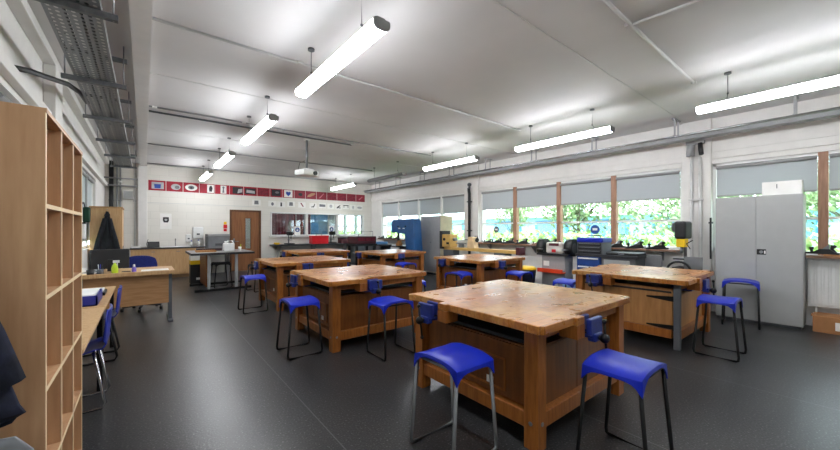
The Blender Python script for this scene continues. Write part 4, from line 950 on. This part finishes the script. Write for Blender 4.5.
# bench grinder / sander on pedestal
t = thing('pedestal_grinder', 'grey pedestal grinder with black wheel guards and orange tray', 'grinder', (6.78, 3.87, 0))
t.scale = (1, 1.08, 1.03)
MB().box(-.16, -.24, 0, .16, .24, .84).build('pedestal', GREYP, t, bevel=.008); MB().box(-.22, -.32, .84, .2, .32, .875).build('top_plate', BLACKP, t)
MB().box(-.13, -.17, .875, .13, .17, 1.1).build('motor', mat('grinder cream', '#cfcac2', .5), t, bevel=.03); MB().box(-.135, -.1, 1.03, -.13, .1, 1.08).build('red_badge', MAROONM, t); MB().box(-.14, -.04, .9, -.13, .04, .96).build('switch', REDB, t)
for s_ in (-1, 1):
    g = MB().cyl((0, s_ * .22, 1.0), (0, s_ * .36, 1.0), .17, 20).build('wheel_guard', BLACKP, t); MB().cyl((-.03, s_ * .24, .99), (-.03, s_ * .365, .99), .1, 18).build('wheel', GREYD, g)
    MB().cyl((0, s_ * .12, 1.0), (0, s_ * .24, 1.0), .03).build('axle', STEEL, t); MB().box(-.24, s_ * .26 - .05, .95, -.17, s_ * .26 + .05, .97).build('tool_rest', STEEL, t)
MB().box(-.3, -.26, .5, -.16, .26, .52).box(-.3, -.26, .52, -.285, .26, .58).build('tray', ORANGE, t); MB().box(-.165, -.1, .2, -.16, .0, .3).build('label_plate', PAPER, t); MB().box(-.165, .08, .62, -.16, .2, .72).build('label_plate', WENAM, t)
t = thing('blue_crate', 'low blue crate on floor right of the pedestal grinder', 'crate', (6.42, 3.4, 0)); MB().box(-.2, -.17, 0, .2, .17, .3).build('body', TBLUE, t, bevel=.01); MB().box(-.12, -.1, .3, .1, .1, .38).build('rag', mat('pale blue cloth', '#9fc4e0', .9), t, bevel=.03)

# tool cabinet bench
t = thing('tool_cabinet', 'dark topped steel bench with blue drawers and white door', 'cabinet', (6.95, 2.95, 0))
MB().box(-.28, -.62, .88, .28, .48, .93).build('worktop', WORKT, t, bevel=.004)
MB().box(-.24, .0, 0, .24, .46, .88).build('drawer_carcass', TBLUE, t); MB().box(-.24, -.58, 0, .24, -.01, .88).build('carcass', GREYD, t)
for k in range(5):
    z = .72 - .165 * k; dr = MB().box(-.262, .02, z, -.24, .44, z + .145).build('drawer', TBLUE, t, bevel=.004); MB().box(-.285, .04, z + .11, -.262, .42, z + .135).build('handle', WENAM, dr)
MB().box(-.262, -.5, .1, -.24, -.06, .84).build('door', GREYP, t, bevel=.004)
t = thing('tool_chest', 'blue lidded tool chest with dark drawers on the steel bench', 'tool chest', (6.92, 3.17, .93))
MB().box(-.2, -.24, 0, .2, .24, .22).build('body', GREYD, t, bevel=.006); MB().box(-.21, -.25, .22, .21, .25, .31).build('lid', BLUEP, t, bevel=.02)
for k in range(3):
    dr = MB().box(-.214, -.22, .01 + .07 * k, -.2, .22, .07 + .07 * k).build('drawer', BLACKP, t); MB().box(-.225, -.2, .05 + .07 * k, -.214, .2, .06 + .07 * k).build('handle', STEEL, dr)
MB().tube([(0, -.12, .31), (0, -.12, .35), (0, .12, .35), (0, .12, .31)], .01).build('carry_handle', BLACKP, t)
t = thing('tool_case', 'flat black tool case lying on the steel bench', 'case', (6.92, 2.6, .93)); MB().box(-.2, -.27, 0, .2, .27, .05).build('case', BLACKP, t, bevel=.015); MB().box(-.21, -.05, .015, -.2, .05, .035).build('latch', STEEL, t)
t = thing('safety_sign', 'round blue safety sign fixed on the window above tool chest', 'sign', (XR + .085, 3.5, 1.4)); MB().prism(ell(0, 0, .1, .1, 24), -.008, 0, 'x').build('blue_disc', TBLUE, t); MB().box(-.012, -.05, -.02, -.008, .05, .03).build('symbol', PAPER, t)
t = thing('safety_sign', 'round dark safety sign on the window beside the downpipe', 'sign', (XR + .085, 6.2, 1.4)); MB().prism(ell(0, 0, .09, .09, 24), -.008, 0, 'x').build('disc', GREYD, t); MB().box(-.012, -.045, -.02, -.008, .045, .02).build('symbol', PAPER, t)

# pillar drill and steel side bench
t = thing('side_bench', 'grey steel bench carrying the pillar drill below the window', 'bench', (7.2, 1.9, 0))
MB().box(-.25, -.42, .68, .25, .4, .72).build('worktop', GREYP, t); MB().box(-.22, -.4, 0, -.17, .38, .68).box(.17, -.4, 0, .22, .38, .68).build('legs', GREYD, t)
MB().box(-.2, -.4, .72, -.17, -.16, .95).build('grey_guard', STEEL, t); MB().box(-.2, .16, .72, -.17, .4, .95).build('grey_guard', STEEL, t)
t = thing('pillar_drill', 'black and yellow pillar drill on the grey steel bench', 'drill', (7.18, 1.8, .72), -.1)
t.scale = (.9, .85, 1)
MB().box(-.14, -.14, 0, .16, .14, .04).build('base', BLACK, t, bevel=.01); MB().cyl((.1, 0, .04), (.1, 0, .75), .03).build('column', STEEL, t)
MB().box(-.16, -.1, .52, .16, .1, .82).build('belt_housing', BLACKP, t, bevel=.04, seg=3); MB().cyl((.0, .1, .72), (.0, .17, .72), .08, 16).build('motor', GREYD, t)
MB().box(-.12, -.075, .38, .05, .075, .54).build('yellow_head', YEL, t, bevel=.015); MB().cyl((-.06, 0, .28), (-.06, 0, .38), .025).build('chuck', STEEL, t); MB().box(-.14, -.12, .17, .1, .12, .19).build('drill_table', BLACK, t)
MB().tube([(-.06, -.08, .44), (-.14, -.17, .36)], .008).tube([(-.06, -.08, .44), (-.02, -.17, .5)], .008).build('feed_handle', BLACK, t)
t = thing('hoop_guard', 'black hoop-shaped guard standing behind the right workbench', 'guard', (6.75, 1.75, 0))
MB().tube([(0, .16 * math.cos(a), .72 + .16 * math.sin(a)) for a in [k * PI / 12 for k in range(13)]], .018, 10).build('hoop', BLACKP, t); MB().cyl((0, .16, 0), (0, .16, .72), .014).cyl((0, -.16, 0), (0, -.16, .72), .014).build('legs', BLACK, t); MB().box(-.12, -.2, 0, .12, .2, .02).build('base', BLACK, t)

# grey steel cupboard on the right
t = thing('steel_cupboard', 'large grey two-door steel cupboard by right window', 'cupboard', (7.12, .89, 0))
MB().box(0, -.47, .04, .44, .47, 1.9).build('carcass', LOCK, t, bevel=.004); MB().box(-.02, -.465, .05, 0, -.003, 1.885).build('door', LOCK, t, bevel=.003); dr = MB().box(-.02, .003, .05, 0, .465, 1.885).build('door', LOCK, t, bevel=.003)
MB().box(.02, -.45, 0, .42, .45, .04).build('plinth', GREYD, t)
MB().box(-.026, -.105, 1.03, -.02, -.008, 1.11).build('lock_plate', BLACK, t); MB().cyl((-.04, -.055, 1.07), (-.026, -.055, 1.07), .022).build('lock', STEEL, t); MB().box(-.03, -.1, 1.045, -.026, -.085, 1.09).build('key_tag', PAPER, t)
t = thing('carton', 'white carton standing on top of the steel cupboard', 'box', (7.33, .64, 1.9)); MB().box(-.13, -.2, 0, .13, .2, .2).build('carton', PAPER, t, bevel=.002); MB().box(-.132, .04, .1, -.13, .05, .16).build('mark', GREYD, t)
t = thing('radiator', 'white panel radiator below the right-hand window', 'radiator', (7.49, -.4, 0))
r_ = MB().box(-.01, -.8, .3, .05, .8, 1.0)
for k in range(24): r_.box(-.03, -.78 + k * .066, .34, -.01, -.78 + k * .066 + .042, .96)
r_.build('panel', WENAM, t, bevel=.006); MB().box(-.035, -.81, .97, .06, .81, 1.0).build('top_grille', WENAM, t); MB().cyl((.02, .72, 0), (.02, .72, .3), .011).cyl((.02, -.72, 0), (.02, -.72, .3), .011).build('pipe', WENAM, t); MB().box(.05, -.5, .8, .1, -.45, .86).box(.05, .45, .8, .1, .5, .86).build('bracket', GREYP, t)
MB().box(-.06, -.02 + .3, .84, -.03, .04 + .3, .88).build('valve_tag', BLACKP, t)
t = thing('cardboard_box', 'brown cardboard box on floor under the radiator', 'box', (7.35, .12, 0)); MB().box(-.17, -.26, 0, .2, .22, .22).build('carton', CARD, t, bevel=.003); MB().box(-.174, -.2, .05, -.17, .02, .16).build('label_plate', PAPER, t); MB().prism([(-.3, .23), (.24, .2), (.24, .215), (-.3, .245)], -.1, .1, 'x').build('flap', CARD, t)
t = thing('wood_offcuts', 'low stack of wood offcuts on the sill over the radiator', 'wood', (7.47, .05, 1.0)); MB().box(-.13, -.5, 0, .12, .34, .03).build('board', SHELFW, t); MB().box(-.1, -.45, .03, .08, .2, .055).build('upper_board', PLY, t); MB().box(-.12, .3, 0 - .0, .1, .36, .03).build('edge_strip', SHELFW, t)
dup(p0, 'black hand plane lying on wood offcuts above the radiator', (7.43, .25, 1.056), 1.3).scale = (1.3,) * 3

# ------------------------------------------------------------------ outdoors
struct(MB().box(XR + .25, -40, -.3, 90, 60, -.15).build('ground', GRASS))
struct(MB().box(-60, -40, -.3, XL - .25, 60, -.15).build('ground_left', GRASS))
t = thing('building', 'long low blue clad building outside beyond the hedge', 'building', (30, 20, -.15))
MB().box(0, -26, 0, 10, 26, 2.7).build('wall', CLAD, t); MB().box(-.6, -27, 2.7, 10.5, 27, 3.05).build('roof', ROOFM, t)
for k in range(10): fr_ = MB().box(-.06, -24 + 5 * k, 1.0, 0, -20.6 + 5 * k, 2.4).build('window', mat('outside window frame', '#2f6fa8', .3), t); MB().box(-.08, -23.7 + 5 * k, 1.15, -.06, -20.9 + 5 * k, 2.25).build('pane', mat('outside pane', '#5a8dba', .15), fr_)
def leaves(m_, n, fn, size, rnd):
    for _ in range(n):
        c = Vector(fn(rnd)); a = Vector((rnd.gauss(0, 1), rnd.gauss(0, 1), rnd.gauss(0, 1))).normalized(); b = a.orthogonal().normalized(); s_ = size * (.6 + rnd.random() * .8)
        q = a.cross(b)
        v = [m_.bm.verts.new(c + b * s_), m_.bm.verts.new(c + q * s_ * .45), m_.bm.verts.new(c - b * s_), m_.bm.verts.new(c - q * s_ * .45)]
        m_.bm.faces.new(v)
def tree(label, x, y, zc_, R, n, seed):
    rnd = random.Random(seed); t = thing('tree', label, 'tree', (x, y, -.15))
    tr = MB().tube([(0, 0, 0), (.05, .05, zc_ * .5), (0, .1, zc_)], .1, 8, .05)
    for k in range(7):
        a = k * .9; tr.tube([(.02, .05, zc_ * (.35 + .06 * k)), (R * .35 * math.cos(a), R * .35 * math.sin(a), zc_ * (.6 + .06 * k)), (R * .7 * math.cos(a), R * .7 * math.sin(a), zc_ * (.75 + .08 * k))], .03, 6, .012)
    tr.build('trunk', BARK, t)
    cl = [(rnd.gauss(0, R * .45), rnd.gauss(0, R * .45), zc_ + rnd.gauss(.2, R * .3)) for _ in range(26)]
    def fn(r): c = r.choice(cl); return (c[0] + r.gauss(0, R * .16), c[1] + r.gauss(0, R * .16), c[2] + r.gauss(0, R * .14))
    m_ = MB(); leaves(m_, n, fn, .085, rnd); m_.build('crown', LEAF, t)
tree('leafy tree outside behind the tool chest window', 13.2, 6.6, 2.7, 2.1, 5000, 1)
tree('spreading tree outside the pane nearest the pillar drill', 14.4, 3.2, 2.8, 2.4, 6500, 2)
tree('tree outside the window beside the steel cupboard', 14.0, -.4, 2.7, 1.8, 6000, 3)
tree('small pale tree outside the window by the lathe', 15.5, 11.4, 2.5, 1.3, 2500, 4)
rnd = random.Random(5); m_ = MB()
leaves(m_, 15000, lambda r: (10.6 + r.random() * 1.2, -4 + r.random() * 34, -.15 + r.random() ** .7 * (1.36 + .15 * math.sin(r.random() * 9))), .1, rnd)
tag(m_.build('hedge', LEAF2), 'bright green hedge outside along the window wall', 'hedge')

# ------------------------------------------------------------------ light
wd = bpy.data.worlds.new('daylight'); scene.world = wd; wd.use_nodes = True
bg = wd.node_tree.nodes['Background']; bg.inputs[0].default_value = lin('#eaf1fb'); bg.inputs[1].default_value = 5
sun = bpy.data.lights.new('sun', 'SUN'); sun.energy = 7; sun.angle = .05; sun.color = (1, .96, .9)
so = bpy.data.objects.new('sun', sun); COL.objects.link(so); so.rotation_euler = (math.radians(35), math.radians(-38), 0)

# ------------------------------------------------------------------ camera
cam = bpy.data.cameras.new('camera'); cam.sensor_width = 36; cam.lens = 36 * 345 / 840; cam.shift_y = 4.5 / 840; cam.clip_start = .05
co = bpy.data.objects.new('camera', cam); COL.objects.link(co); co.location = (0, 0, 1.4); co.rotation_euler = (PI / 2, 0, -math.radians(38.6))
scene.camera = co
vs = scene.view_settings; vs.view_transform = 'Standard'; vs.look = 'None'; vs.gamma = 1; vs.use_curve_mapping = False; vs.exposure = .8
scene.cycles.max_bounces = 8; scene.cycles.diffuse_bounces = 5; scene.cycles.transparent_max_bounces = 16; scene.cycles.use_denoising = True
scene.cycles.sample_clamp_indirect = 6
